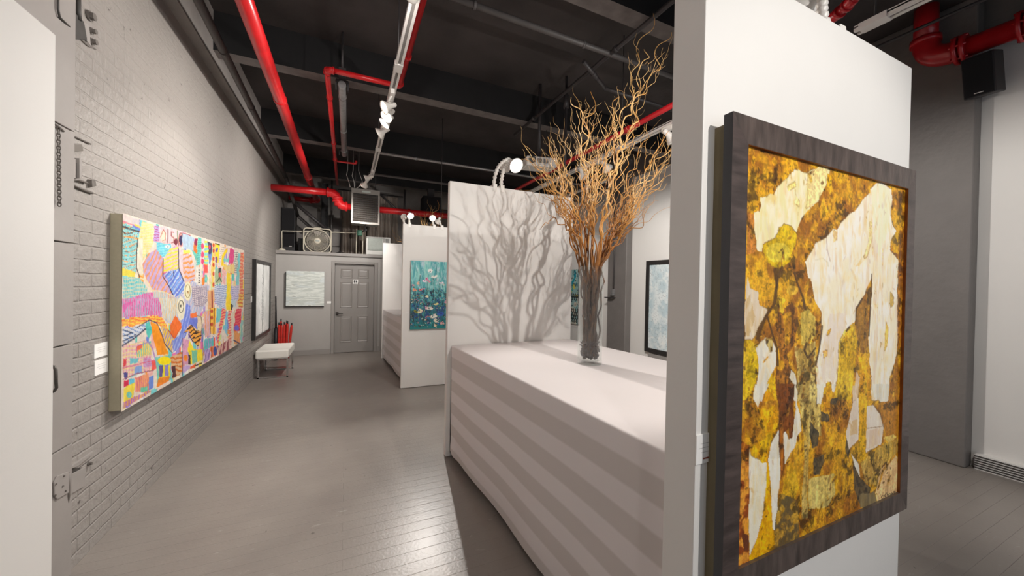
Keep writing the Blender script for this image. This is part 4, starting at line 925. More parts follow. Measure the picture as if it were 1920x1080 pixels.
    def mesh(s, name, m, parent):
        H, W = s.H, s.W; n = H*W; org = parent_world(parent); me = bpy.data.meshes.new(name)
        i = np.arange(n).reshape(H, W); q = np.stack([i[:-1, :-1], i[1:, :-1], i[1:, 1:], i[:-1, 1:]], -1).reshape(-1, 4)
        me.vertices.add(n); me.vertices.foreach_set('co', (s.pts.reshape(-1, 3)-np.array(org)).astype(np.float32).ravel())
        me.loops.add(q.size); me.loops.foreach_set('vertex_index', q.astype(np.int32).ravel())
        me.polygons.add(len(q)); me.polygons.foreach_set('loop_start', np.arange(0, q.size, 4, dtype=np.int32))
        try: me.polygons.foreach_set('loop_total', np.full(len(q), 4, np.int32))
        except Exception: pass
        me.update(calc_edges=True); me.validate()
        a = me.color_attributes.new('paint', 'FLOAT_COLOR', 'POINT')
        c = np.ones((n, 4), np.float32); c[:, :3] = lin(np.clip(s.C, 0, 255)).reshape(-1, 3); a.data.foreach_set('color', c.ravel())
        me.materials.append(m); o = bpy.data.objects.new(name, me); COL.objects.link(o); o.parent = parent; return o
def plane_y(x0, x1, z0, z1, y): return lambda u, v: np.stack([x0+(x1-x0)*u, np.full(u.shape, y), z0+(z1-z0)*v], -1)
def plane_x(y0, y1, z0, z1, x): return lambda u, v: np.stack([np.full(u.shape, x), y0+(y1-y0)*u, z0+(z1-z0)*v], -1)
def mix(a, b, t): return np.asarray(a, float)*(1-t[..., None])+np.asarray(b, float)*t[..., None]

# ---- the large gold and cream abstract
A = Art(330, 470, plane_y(GX0, GX1, GZ0, GZ1, .649), 11, project)
n1, n2, n3, nv = A.noise(14, 18, 5), A.noise(40, 50, 4), A.noise(90, 110, 3), A.noise(60, 10, 4)
ochre = mix((146, 94, 28), (212, 160, 40), sstep(.34, .60, n1*.6+n2*.4)); ochre = mix(ochre, (98, 60, 24), sstep(.60, .76, n2*.5+n3*.5)*.8); ochre = mix(ochre, (226, 178, 50), sstep(.60, .72, n3*.45+n1*.55)*.7)
A.C[:] = ochre
gold = mix((196, 138, 14), (222, 176, 28), sstep(.35, .65, n2)); yell = mix((196, 160, 22), (226, 190, 60), sstep(.3, .7, n1)); yell = mix(yell, (150, 108, 24), sstep(.58, .72, n3)*.6)
cream = mix((242, 232, 176), (250, 242, 214), sstep(.35, .65, nv)); cream = mix(cream, (238, 214, 140), sstep(.60, .75, n1)*.7)
white = mix((250, 240, 214), (252, 248, 242), sstep(.3, .65, n1)); white = mix(white, (246, 216, 170), sstep(.54, .70, nv*.7+n1*.3)*.75); white = mix(white, (232, 214, 208), sstep(.62, .78, nv)*.5); white = mix(white, (244, 206, 130), sstep(.66, .76, n2*.6+nv*.4)*.6)
brown = mix((104, 64, 28), (166, 108, 40), sstep(.35, .65, n2)); brown = mix(brown, (62, 38, 22), sstep(.56, .7, n3)*.7)
tan = mix((166, 138, 72), (214, 192, 120), sstep(.3, .7, nv)); tan = mix(tan, (104, 84, 48), sstep(.58, .7, n3*.6+n2*.4)*.8)
darkg = mix((48, 46, 44), (104, 90, 66), sstep(.35, .65, n2*.5+n3*.5)); greyw = mix((226, 220, 208), (246, 242, 230), sstep(.3, .7, nv))
A.at(1390, 270, 4.319)
A.poly([(50, 560), (105, 570), (112, 880), (40, 905)], mix((176, 110, 44), (204, 142, 66), nv), 6)
m = A.poly([(160, 430), (215, 420), (240, 395), (265, 402), (300, 330), (370, 270), (430, 195), (470, 205), (530, 235), (620, 190), (735, 205), (690, 310), (650, 400), (630, 470), (560, 510), (510, 570), (470, 660), (450, 720), (400, 660), (340, 650), (310, 680), (270, 760), (180, 810), (165, 870), (120, 865), (108, 700), (108, 565), (150, 550), (165, 500)], cream, 9)
A.poly([(540, 240), (620, 195), (700, 200), (690, 300), (640, 440), (560, 510), (512, 520), (540, 400)], mix((246, 222, 160), (240, 206, 130), n1), 9, .85)
A.poly([(370, 340), (430, 300), (440, 340), (380, 380)], (236, 212, 112), 6, .7)
A.poly([(700, 240), (735, 270), (715, 390), (690, 380), (690, 310)], gold, 8)
A.poly([(1045, 365), (1085, 325), (1160, 320), (1215, 360), (1215, 440), (1205, 560), (1215, 650), (1250, 700), (1205, 800), (1200, 860), (1270, 950), (1270, 1085), (545, 1085), (520, 1000), (510, 960), (560, 870), (610, 800), (690, 760), (735, 690), (770, 700), (800, 650), (880, 560), (940, 510), (1040, 400)], white, 8)
A.poly([(1055, 380), (1085, 335), (1160, 330), (1205, 370), (1190, 700), (1110, 900), (1090, 760), (1060, 520)], mix((240, 240, 196), (250, 248, 226), nv), 12, .8)
A.poly([(740, 700), (775, 715), (770, 780), (745, 800)], (240, 190, 110), 8, .7); A.line([(1050, 640), (1040, 800), (1010, 900), (930, 1000)], 26, (240, 202, 120), .6, .6)
A.line([(690, 770), (695, 850), (720, 950)], 8, (196, 170, 160), .6); A.line([(600, 940), (660, 925), (700, 960), (710, 1040)], 10, (236, 226, 200), .8)
A.poly([(1205, 800), (1240, 720), (1265, 700), (1265, 900), (1215, 870)], gold, 8, .8)
A.poly([(1280, 700), (1335, 690), (1330, 1085), (1268, 1085)], brown, 10, .75)
A.poly([(570, 790), (535, 905), (462, 985), (520, 930), (590, 840)], gold, 5)
m = A.poly([(300, 680), (350, 648), (400, 665), (450, 730), (440, 800), (405, 870), (390, 950), (330, 1000), (280, 1005), (210, 950), (175, 870), (185, 810), (270, 760)], mix((200, 166, 18), (222, 186, 40), n1), 6)
A.ell(295, 880, 95, 80, (228, 204, 84), .75, 5); A.line([(265, 765), (345, 645), (405, 665), (455, 735)], 7, (120, 84, 20), .6)
for x, y, a, b_ in ((265, 140, 22, 34), (340, 145, 22, 18), (125, 275, 34, 24), (185, 262, 22, 22), (235, 262, 30, 22), (235, 320, 36, 22), (175, 385, 16, 30), (110, 500, 38, 48), (95, 130, 16, 40), (715, 375, 22, 42), (960, 410, 28, 38), (680, 560, 40, 60), (760, 470, 16, 70)):
    A.ell(x, y, a, b_, mix((190, 130, 30), (232, 184, 44), n2), .85, 7)
A.at(1390, 500, 4.319)
A.poly([(545, 0), (1272, 0), (1268, 540), (1255, 700), (1210, 900), (1190, 1085), (1060, 1085), (1040, 800), (1030, 560), (1050, 300), (1060, 60), (1000, 230), (930, 330), (915, 450), (850, 510), (810, 620), (790, 760), (770, 920), (740, 1000), (730, 960), (720, 930), (660, 960), (650, 1085), (610, 1085), (605, 800), (640, 620), (655, 480), (650, 370), (600, 280), (575, 180)], white, 7)
A.poly([(720, 380), (840, 370), (830, 520), (780, 720), (740, 940), (700, 900), (660, 940), (650, 800), (690, 560)], mix((236, 216, 200), (248, 238, 230), nv), 10, .8)
A.poly([(665, 680), (705, 670), (700, 720), (670, 740)], (222, 162, 70), 6, .8); A.poly([(700, 520), (730, 500), (715, 550), (695, 560)], (214, 164, 40), 4)
A.poly([(930, 830), (960, 900), (940, 1085), (905, 1085)], (238, 206, 184), 8, .8)
for P in ([(1200, 200), (1240, 250), (1235, 310), (1207, 345)], [(1170, 430), (1202, 500), (1190, 640), (1162, 690)]): A.poly(P, mix((206, 164, 36), (232, 190, 110), n1), 7, .85)
A.poly([(1240, 820), (1275, 560), (1300, 560), (1285, 1085), (1195, 1085)], ochre, 6)
A.poly([(1268, 0), (1315, 0), (1300, 520), (1268, 540)], brown, 8, .75)
A.poly([(45, 80), (70, 180), (130, 210), (150, 310), (210, 345), (190, 400), (130, 500), (90, 590), (20, 600), (25, 300)], mix((214, 188, 150), (238, 226, 214), nv), 9); A.poly([(40, 260), (70, 220), (110, 400), (60, 560), (25, 560)], (206, 170, 110), 8, .6)
A.poly([(0, 600), (70, 590), (130, 640), (110, 900), (60, 1085), (0, 1085)], yell, 8)
A.poly([(150, 610), (200, 570), (250, 600), (280, 660), (285, 800), (230, 900), (200, 960), (170, 1085), (95, 1085), (130, 920), (135, 740), (115, 660)], greyw, 7)
A.poly([(190, 580), (250, 570), (255, 680), (230, 690)], (220, 184, 80), 6, .7); A.line([(180, 775), (215, 730)], 12, (190, 140, 40))
A.poly([(60, 690), (115, 690), (133, 800), (118, 930), (80, 1000), (35, 900)], (204, 172, 12), 9, .85)
A.poly([(285, 800), (240, 880), (205, 960), (185, 1085), (290, 1085)], gold, 7)
A.poly([(290, 290), (345, 330), (400, 300), (455, 330), (465, 460), (430, 640), (370, 720), (390, 830), (430, 850), (420, 1085), (290, 1085), (280, 900), (320, 760), (290, 620)], brown, 8, .88)
A.poly([(330, 380), (410, 360), (400, 620), (350, 640)], ochre, 8, .8); A.poly([(300, 240), (360, 260), (330, 380), (305, 360)], yell, 8); A.ell(410, 195, 42, 40, (228, 184, 70), .8, 6); A.ell(320, 800, 30, 40, (200, 150, 30), .8, 6)
A.poly([(480, 380), (540, 350), (600, 400), (600, 560), (520, 650), (490, 620)], mix((196, 168, 80), (222, 198, 100), n1), 8, .9)
A.poly([(500, 640), (600, 600), (610, 760), (600, 860), (530, 850)], tan, 8, .9); A.poly([(440, 640), (500, 660), (530, 850), (600, 870), (612, 1085), (440, 1085), (450, 900)], tan, 7, .9)
A.poly([(385, 900), (400, 838), (430, 860), (445, 930), (432, 980), (442, 1085), (420, 1085), (425, 965)], greyw, 4)
A.poly([(790, 620), (830, 520), (915, 460), (930, 560), (930, 720), (880, 1085), (740, 1085), (780, 900)], yell, 7, .75); A.poly([(930, 330), (985, 255), (1020, 330), (1030, 700), (960, 700), (925, 500)], mix((120, 84, 40), (168, 124, 46), n2), 7, .9)
A.poly([(945, 740), (975, 720), (1035, 800), (1055, 1085), (950, 1085), (970, 900)], gold, 7, .9); A.poly([(660, 990), (700, 930), (725, 960), (725, 1085), (655, 1085)], gold, 5, .9)
for P, w in (([(430, 50), (460, 150), (500, 250), (515, 335)], 22), ([(275, 30), (288, 150), (268, 300), (200, 400), (130, 580)], 26), ([(330, 0), (300, 60), (285, 170)], 16), ([(210, 400), (250, 540), (290, 660), (295, 800)], 16), ([(320, 400), (320, 540)], 14), ([(600, 870), (608, 1085)], 12), ([(655, 480), (635, 640), (605, 800)], 10), ([(1058, 60), (1045, 300), (1032, 560)], 10), ([(925, 470), (930, 340), (980, 260)], 12), ([(850, 520), (875, 490)], 16), ([(525, 620), (510, 680), (540, 740), (600, 660)], 12), ([(510, 1085), (512, 950)], 26)): A.line(P, w, (74, 50, 26), .8, .7)
A.at(1380, 720, 4.319)
A.poly([(0, 440), (110, 500), (108, 1085), (0, 1085)], mix((140, 78, 24), (206, 134, 36), sstep(.4, .6, n2)), 8); 
A.poly([(185, 200), (330, 170), (345, 360), (290, 440), (270, 520), (250, 640), (215, 640), (130, 590), (115, 520), (240, 440), (215, 300)], gold, 6)
A.poly([(60, 280), (160, 200), (230, 330), (245, 440), (160, 500), (90, 460)], ochre, 8, .9)
A.poly([(150, 0), (270, 0), (240, 60), (200, 130), (180, 192), (140, 122)], greyw, 5)
A.poly([(470, 0), (500, 60), (490, 150), (520, 250), (530, 380), (490, 430), (480, 500), (420, 590), (395, 655), (390, 560), (360, 480), (355, 780), (335, 850), (340, 1000), (325, 1085), (300, 1085), (290, 800), (258, 620), (290, 470), (340, 370), (400, 370), (430, 450), (450, 440), (470, 300), (485, 200)], greyw, 5)
A.poly([(110, 520), (130, 590), (190, 610), (212, 642), (245, 632), (252, 760), (230, 900), (215, 1085), (105, 1085)], mix((238, 234, 206), (248, 246, 236), nv), 5)
A.poly([(200, 660), (240, 640), (245, 740), (180, 780)], (236, 204, 170), 6, .6)
A.poly([(330, 0), (470, 0), (460, 180), (472, 300), (450, 445), (432, 440), (425, 360), (388, 400), (392, 680), (362, 780), (347, 480), (345, 200)], mix((92, 50, 22), (140, 82, 30), n2), 5); A.line([(370, 300), (370, 500), (372, 690)], 24, (172, 108, 36), .8, .5)
A.poly([(480, 0), (660, 0), (655, 120), (690, 170), (700, 420), (600, 420), (580, 700), (580, 1085), (540, 1085), (545, 420), (525, 250), (500, 100)], tan, 7, .9)
A.poly([(655, 0), (725, 0), (690, 165), (660, 160)], greyw, 4); A.poly([(700, 40), (760, 20), (765, 200), (700, 190)], gold, 6, .9); A.poly([(770, 0), (810, 0), (790, 70), (775, 60)], greyw, 4)
A.poly([(810, 420), (900, 380), (930, 560), (940, 900), (850, 1000), (800, 880)], mix(ochre, (196, 150, 30), n1), 8, .8); A.poly([(380, 780), (470, 690), (500, 800), (480, 940), (380, 960)], yell, 10, .6)
A.poly([(590, 770), (720, 745), (800, 720), (805, 880), (740, 1000), (590, 1010)], mix((188, 164, 90), (226, 208, 140), nv), 8, .9)
for P in ([(600, 300), (640, 370), (680, 400), (665, 500), (620, 515), (590, 420)], [(640, 590), (705, 580), (712, 640), (670, 740), (622, 742)], [(770, 125), (830, 112), (812, 172), (770, 160)], [(690, 230), (752, 250), (752, 300), (700, 312)], [(940, 600), (1000, 760), (1085, 835), (1062, 965), (1000, 965), (950, 860)], [(900, 430), (925, 540), (905, 600), (885, 520)]): A.poly(P, darkg, 9, .88)
A.poly([(1000, 900), (1120, 870), (1150, 960), (1080, 1010), (1000, 1010)], mix((96, 82, 60), (176, 156, 110), nv), 8)
A.poly([(1180, 170), (1320, 0), (1320, 420), (1200, 430)], mix((150, 96, 28), (192, 138, 50), nv), 7)
A.poly([(1000, 640), (1200, 480), (1310, 440), (1305, 560), (1180, 660), (1150, 820), (1050, 800)], tan, 9, .6); A.poly([(1180, 440), (1270, 400), (1300, 430), (1230, 470)], (220, 190, 110), 8, .8)
A.poly([(920, 260), (950, 150), (1000, 110), (1000, 250), (992, 450), (915, 530), (888, 390)], mix((222, 200, 180), (242, 234, 226), n1), 6); A.poly([(930, 300), (985, 270), (980, 400), (920, 420)], (214, 172, 110), 8, .6)
A.poly([(1050, 190), (1110, 165), (1170, 250), (1192, 340), (1172, 490), (1048, 560), (1045, 300)], mix((228, 208, 190), (244, 238, 230), n1), 5); A.poly([(1060, 380), (1165, 350), (1160, 480), (1060, 530)], mix((222, 184, 150), (240, 226, 214), nv), 5, .8); A.line([(1050, 360), (1180, 345)], 7, (190, 160, 130)); A.line([(1110, 165), (1170, 250), (1192, 345)], 6, (150, 120, 90))
A.poly([(940, 20), (1000, 0), (998, 110), (945, 150)], (232, 208, 180), 6, .8); A.poly([(1000, 60), (1062, 90), (1050, 610), (1000, 610)], mix((202, 148, 14), (222, 176, 40), n1), 4); A.poly([(1108, 0), (1247, 0), (1232, 140), (1170, 152), (1108, 95)], greyw, 5)
A.poly([(930, 560), (990, 640), (1002, 760), (960, 665)], greyw, 3); A.poly([(1170, 690), (1287, 572), (1312, 600), (1305, 885), (1150, 955), (1128, 880)], mix((216, 168, 104), (238, 204, 160), n1), 6); A.line([(1150, 850), (1190, 700), (1285, 580)], 14, (190, 130, 20), .7, .6)
A.at(1370, 860, 4.906)
A.poly([(60, 0), (165, 0), (165, 960), (60, 1010)], mix((128, 64, 26), (212, 146, 60), sstep(.38, .62, n2)), 6); A.poly([(100, 690), (160, 690), (165, 810), (120, 850)], (110, 58, 32), 5)
A.poly([(172, 0), (250, 20), (290, 52), (325, 40), (325, 300), (290, 560), (260, 700), (205, 850), (168, 905)], mix((240, 232, 206), (250, 246, 238), nv), 4)
A.poly([(345, 0), (450, 0), (452, 200), (430, 400), (408, 660), (388, 660), (375, 400), (362, 200)], mix((240, 236, 224), (250, 248, 242), nv), 4)
A.poly([(335, 20), (350, 60), (370, 250), (385, 640), (402, 680), (402, 850), (170, 965), (165, 905), (240, 750), (290, 560), (322, 300)], mix((214, 152, 14), (230, 170, 20), n1), 4)
A.poly([(400, 680), (430, 480), (470, 320), (620, 380), (640, 780), (405, 860)], mix((96, 84, 60), (180, 142, 60), sstep(.35, .65, n2)), 9, .85)
och = (A.C[..., 0]-A.C[..., 2]) > 84
gm = A.noise(9, 12, 3) > .5
A.dabs(620, (3, 9), [(120, 72, 20), (152, 98, 26), (196, 148, 34), (216, 172, 48), (90, 54, 20), (178, 128, 30)], och & gm, (.25, .55), 2.0, .5, .5, 8)
A.dabs(900, (1.2, 4), [(70, 40, 18), (96, 60, 24), (232, 192, 76), (150, 100, 30), (66, 44, 24)], och & gm, (.25, .6), 2.0, .7, .6, 8)
pale = ~och & (A.C[..., 0] > 200)
A.dabs(900, (4, 16), [(250, 244, 226), (244, 226, 190), (252, 250, 244), (240, 214, 168), (236, 222, 212), (248, 238, 206)], pale, (.12, .3), 1.5, .25, .4, 5)
A.dabs(160, (2, 6), [(226, 180, 110), (214, 186, 170), (200, 160, 90)], pale, (.15, .4), 1.5, .4, .5, 8)
nf, nd, ng = A.noise(130, 170, 3), A.noise(120, 26, 3), A.noise(24, 30, 4)
rel = .86+.16*sstep(.35, .6, nf)+.16*(nd-.5)*2; yh = sstep(150, 190, A.C[..., 1]); rel = rel*(1-(.5-.34*yh)*sstep(.56, .64, ng*.7+nf*.3))
A.C = np.where(och[..., None], A.C*rel[..., None], A.C)
pw_ = 1-sstep(.52, .68, nd*.6+ng*.4)[..., None]*np.array((.0, .035, .13)); A.C = np.where(och[..., None], A.C, A.C*pw_*np.array((1.01, 1.0, .97)))
edge = np.zeros(och.shape); edge[1:-1, 1:-1] = (och[1:-1, 1:-1] != och[2:, 1:-1]) | (och[1:-1, 1:-1] != och[1:-1, 2:]) | (och[1:-1, 1:-1] != och[:-2, 1:-1])
A.put(edge*(ng > .52), (120, 80, 30), .35)
g_ = A.C.mean(-1, keepdims=True); A.C = np.where(och[..., None], np.clip((g_+(A.C-g_)*1.12)*1.14, 0, 250), A.C)
A.at(1380, 720, 4.319)
for k, P in enumerate(([(1190, 900), (1178, 915), (1184, 930), (1176, 932)], [(1198, 900), (1196, 925)], [(1214, 885), (1204, 905), (1214, 920)], [(1222, 880), (1224, 900)], [(1232, 890), (1234, 915), (1228, 918)], [(1242, 888), (1254, 888), (1242, 910), (1256, 908)], [(1262, 880), (1264, 904)], [(1262, 882), (1274, 890), (1264, 894)], [(1278, 872), (1282, 898)], [(1276, 874), (1290, 868)], [(1278, 884), (1288, 880)])): A.line(P, 5, (50, 36, 24))
A.mesh('painted_canvas', M['art_gloss'], gold_o if False else bpy.data.objects['framed_painting'])

# ---- the wide multicoloured canvas
B = Art(470, 200, plane_x(3.0, 5.9, .728, 1.942, WL+.06), 5, project)
PAL = [(126, 212, 214), (246, 224, 96), (232, 120, 176), (240, 156, 60), (172, 150, 214), (250, 240, 216), (236, 92, 84), (110, 140, 214), (244, 190, 186), (90, 190, 180), (250, 214, 150), (206, 226, 150), (250, 246, 240)]
r = B.r; B.C[:] = (240, 226, 214)
W_, H_ = B.W, B.H
for _ in range(520):     # patchwork underpainting
    i, j = int(r.integers(0, H_)), int(r.integers(0, W_)); h = int(r.integers(4, 22)); w = int(r.integers(3, 18)); B.C[i:i+h, j:j+w] = np.array(PAL[r.integers(len(PAL))])*.9+np.array((245, 238, 230))*.1
n1, n2 = B.noise(30, 14, 4), B.noise(90, 40, 3)
def stripes(m, period, ang, cols, duty=.5, a=1., ph=0):
    d = (B.X*math.cos(ang)+B.Y*math.sin(ang))/period+(n1-.5)*1.2+ph; f = d-np.floor(d)
    B.put(m & (f < duty), cols, a)
def region(P, col, wob=5, a=.92): return B.poly(P, col, wob, a)
B.at(200, 380, 2.7)
m = region([(240, 480), (330, 460), (390, 390), (520, 420), (500, 520), (440, 620), (340, 640), (260, 560)], (186, 196, 222)); stripes(m, 4.5, .2, (220, 206, 214), .4)
B.at(220, 390, 5.685)
m = region([(40, 150), (230, 230), (215, 380), (200, 700), (45, 720)], (176, 222, 222)); stripes(m, 4.6, 1.35, (120, 206, 208), .4); stripes(m, 9, 1.4, (240, 176, 110), .16); stripes(m, 7, 1.3, (70, 66, 80), .08, .8)
region([(45, 640), (200, 690), (190, 740), (45, 720)], (240, 220, 90)); region([(40, 60), (240, 120), (240, 190), (45, 140)], (226, 214, 210)); B.line([(45, 140), (270, 215)], 14, (236, 120, 140), .8)
B.line([(60, 195), (120, 220), (270, 260)], 18, (72, 62, 66)); B.line([(60, 250), (90, 280), (160, 265)], 12, (72, 62, 66)); B.line([(60, 300), (260, 330)], 14, (240, 160, 80), .8); B.line([(190, 180), (260, 210)], 18, (244, 222, 110))
m = region([(265, 140), (390, 170), (385, 390), (330, 470), (270, 560), (270, 740), (215, 700), (215, 560), (225, 330)], (238, 232, 190)); stripes(m, 5, 1.5, (240, 228, 140), .45, .7); region([(220, 330), (275, 330), (265, 720), (210, 700)], (244, 236, 222))
B.line([(218, 330), (205, 470), (205, 640), (240, 745)], 9, (70, 60, 60))
m = region([(390, 180), (450, 200), (450, 360), (390, 360)], (204, 176, 226)); stripes(m, 5, 1.5, (180, 60, 120), .3)
m = region([(450, 190), (720, 250), (720, 420), (450, 370)], (244, 210, 214))
for x in (490,): B.ell(x, 300, 34, 62, (250, 226, 206)); B.line([(x-30, 310), (x, 230), (x+25, 270), (x+20, 340), (x-10, 350)], 7, (170, 100, 90))
B.line([(540, 225), (538, 370)], 10, (110, 70, 70)); B.line([(605, 260), (575, 255), (575, 300), (605, 320), (600, 370), (575, 370)], 9, (150, 90, 90)); B.line([(640, 240), (640, 370)], 8, (120, 150, 110)); B.ell(625, 360, 20, 36, (120, 60, 70)); B.ell(678, 340, 32, 74, (236, 170, 160)); B.ell(678, 345, 16, 56, (60, 56, 90)); B.line([(650, 410), (665, 270), (690, 265), (705, 410)], 7, (90, 50, 50))
m = region([(420, 370), (570, 380), (580, 530), (420, 520)], (150, 220, 226)); stripes(m, 5, 1.4, (110, 196, 220), .4); B.ell(535, 412, 24, 18, (246, 246, 240)); B.ell(540, 414, 7, 7, (40, 50, 70))
m = region([(420, 440), (480, 540), (490, 700), (600, 930), (370, 890), (330, 800), (280, 700), (270, 600), (330, 480)], (204, 178, 214)); stripes(m, 7.5, .45, (238, 160, 96), .32, .9)
m = region([(570, 420), (650, 400), (660, 640), (490, 690), (490, 540)], (226, 196, 200)); stripes(m, 6, 1.2, (246, 224, 80), .5)
m = region([(490, 700), (655, 640), (710, 790), (720, 900), (610, 960), (560, 850)], (112, 132, 214)); stripes(m, 5.5, .6, (150, 196, 236), .3); stripes(m, 8, .6, (236, 232, 236), .14)
for P in ([(488, 540), (485, 730), (560, 850), (605, 960)], [(650, 430), (655, 640), (708, 780)], [(600, 680), (605, 740)]): B.line(P, 9, (60, 50, 70))
region([(655, 440), (700, 450), (700, 740), (660, 640)], (232, 210, 216)); m = region([(700, 450), (760, 470), (780, 900), (720, 800)], (240, 200, 180)); stripes(m, 8, 1.2, (240, 150, 80), .3)
B.line([(245, 745), (310, 770), (370, 880), (480, 890), (600, 940)], 16, (244, 228, 190))
m = region([(60, 730), (240, 750), (330, 860), (310, 930), (60, 1010)], (186, 216, 210)); stripes(m, 3.4, .05, (96, 200, 204), .45); stripes(m, 7, 1.45, (226, 222, 190), .25)
m = region([(60, 1085), (90, 980), (330, 900), (420, 900), (430, 1085)], (222, 160, 206)); stripes(m, 3.2, .05, (232, 90, 164), .4); stripes(m, 3.2, .05, (150, 196, 206), .18, .9, .5)
m = region([(380, 890), (500, 900), (620, 960), (660, 1085), (400, 1085)], (222, 214, 216)); stripes(m, 3.6, .02, (240, 170, 120), .22); stripes(m, 3.6, .02, (150, 206, 206), .22, 1, .4)
B.at(220, 560, 5.146)
m = region([(50, 0), (400, 0), (440, 180), (330, 160), (50, 190)], (222, 170, 208)); stripes(m, 3.4, .03, (226, 92, 162), .38); stripes(m, 3.4, .03, (120, 200, 206), .22, .9, .5); region([(50, 60), (150, 20), (60, 140)], (226, 100, 170), 5, .7)
m = region([(400, 0), (600, 0), (580, 160), (520, 230), (440, 190)], (214, 220, 218)); stripes(m, 4, .0, (236, 206, 150), .3)
m = region([(50, 200), (330, 165), (440, 190), (500, 330), (440, 300), (380, 240), (320, 215), (200, 250), (50, 270)], (244, 176, 92)); stripes(m, 5, 1.7, (238, 110, 80), .3); stripes(m, 6, 1.7, (250, 222, 90), .25)
m = region([(50, 290), (200, 260), (310, 215), (280, 290), (180, 370), (55, 440)], (224, 228, 236)); stripes(m, 7, 1.9, (90, 140, 200), .22)
for P, w in (([(50, 300), (150, 330), (55, 360)], 9), ([(50, 455), (180, 370), (270, 292), (330, 300)], 13), ([(190, 280), (310, 205), (380, 235), (420, 320), (460, 440), (530, 520)], 10), ([(480, 310), (520, 370), (550, 390), (590, 310), (640, 240)], 13), ([(55, 410), (180, 350)], 10)): B.line(P, w, (44, 54, 84))
region([(270, 240), (310, 220), (340, 320), (310, 390), (280, 330)], (96, 200, 190))
region([(320, 220), (380, 250), (430, 340), (470, 470), (500, 530), (390, 540), (360, 420), (330, 300)], (238, 152, 36), 5, .95)
m = region([(420, 250), (480, 310), (550, 390), (530, 520), (460, 420)], (246, 208, 80)); stripes(m, 4, .3, (170, 150, 196), .4)
region([(500, 260), (560, 165), (630, 250), (590, 320), (550, 385), (510, 340)], (238, 118, 52)); B.line([(490, 300), (545, 380)], 8, (190, 70, 50))
m = region([(530, 400), (590, 350), (640, 230), (669, 140), (669, 330), (600, 480), (540, 520)], (130, 146, 220)); stripes(m, 5, .3, (178, 190, 236), .35)
m = region([(50, 460), (280, 400), (340, 480), (330, 700), (60, 760)], (232, 204, 196)); stripes(m, 5.5, 0, (236, 150, 176), .25); stripes(m, 7.5, 1.5, (246, 224, 170), .3)
m = region([(180, 470), (250, 420), (330, 430), (330, 540), (190, 560)], (246, 216, 120)); stripes(m, 4, 0, (120, 200, 190), .4); B.line([(185, 520), (190, 460), (240, 440), (300, 420), (340, 480), (380, 640)], 12, (170, 130, 200), .8); region([(185, 460), (245, 445), (240, 480), (190, 515)], (230, 110, 90))
region([(60, 590), (90, 585), (85, 650), (58, 655)], (214, 70, 80)); region([(120, 575), (200, 565), (195, 610), (122, 625)], (120, 196, 206)); region([(60, 710), (100, 705), (98, 770), (60, 780)], (64, 64, 130)); region([(60, 790), (108, 775), (108, 840), (60, 850)], (200, 40, 80)); region([(112, 770), (165, 765), (160, 820), (112, 830)], (110, 196, 220))
m = region([(250, 580), (330, 560), (335, 650), (255, 670)], (200, 170, 210)); stripes(m, 4, 1.5, (226, 120, 170), .3); region([(170, 650), (240, 640), (235, 720), (170, 730)], (140, 170, 220)); B.line([(55, 670), (250, 620), (380, 590)], 10, (220, 120, 150)); B.line([(55, 780), (200, 720), (350, 690)], 9, (150, 90, 110))
m = region([(60, 860), (170, 800), (160, 960), (60, 1000)], (246, 224, 90)); B.ell(115, 930, 26, 30, (130, 210, 210), .9, 3); m = region([(170, 760), (300, 720), (300, 900), (180, 900)], (240, 170, 120)); stripes(m, 4.2, 0, (220, 120, 150), .3); region([(225, 860), (290, 840), (285, 890), (225, 905)], (110, 200, 170)); m = region([(60, 1000), (300, 890), (330, 900), (60, 1060)], (232, 170, 120)); stripes(m, 5, 0, (180, 120, 200), .35)
m = region([(370, 560), (520, 540), (520, 790), (380, 820)], (130, 206, 196)); B.ell(455, 600, 66, 42, (246, 226, 30)); region([(395, 650), (510, 640), (505, 760), (395, 770)], (244, 220, 70)); region([(400, 645), (435, 642), (435, 755), (400, 762)], (94, 84, 150)); region([(455, 640), (490, 636), (490, 745), (458, 752)], (150, 140, 214)); region([(390, 770), (500, 750), (500, 800), (380, 850)], (240, 140, 50))
m = region([(515, 560), (630, 510), (620, 720), (530, 780)], (226, 190, 150)); stripes(m, 8, 1.45, (206, 120, 50), .4); region([(525, 660), (565, 650), (562, 760), (525, 775)], (70, 40, 50)); B.line([(632, 380), (628, 740)], 7, (110, 90, 120))
B.at(340, 420, 6)
m = region([(10, 110), (140, 150), (145, 310), (10, 270)], (190, 214, 230)); B.line([(20, 100), (100, 130)], 9, (170, 70, 80)); region([(150, 160), (178, 165), (170, 330), (145, 320)], (214, 120, 60)); region([(150, 160), (178, 165), (176, 240), (150, 220)], (140, 50, 90)); region([(120, 290), (180, 340), (170, 430), (150, 380)], (110, 200, 190))
m = region([(180, 150), (220, 165), (215, 460), (175, 470)], (120, 212, 204)); stripes(m, 4, 1.5, (70, 160, 160), .25); m = region([(220, 180), (260, 190), (255, 460), (215, 455)], (246, 220, 226)); 
for y in (250, 345, 420): B.ell(238, y, 16, 34, (222, 90, 130))
m = region([(262, 175), (305, 190), (305, 460), (258, 460)], (150, 218, 210)); stripes(m, 9, 1.5, (246, 226, 60), .4); m = region([(300, 190), (338, 205), (338, 360), (305, 330)], (70, 64, 90)); B.ell(320, 260, 12, 26, (214, 70, 120)); region([(310, 340), (340, 340), (330, 470), (310, 440)], (120, 140, 210))
m = region([(345, 205), (380, 220), (375, 720), (340, 700)], (246, 216, 120)); 
for y in (240, 300, 390, 460, 560, 680): B.ell(362, y, 12, 24, (204, 90, 60))
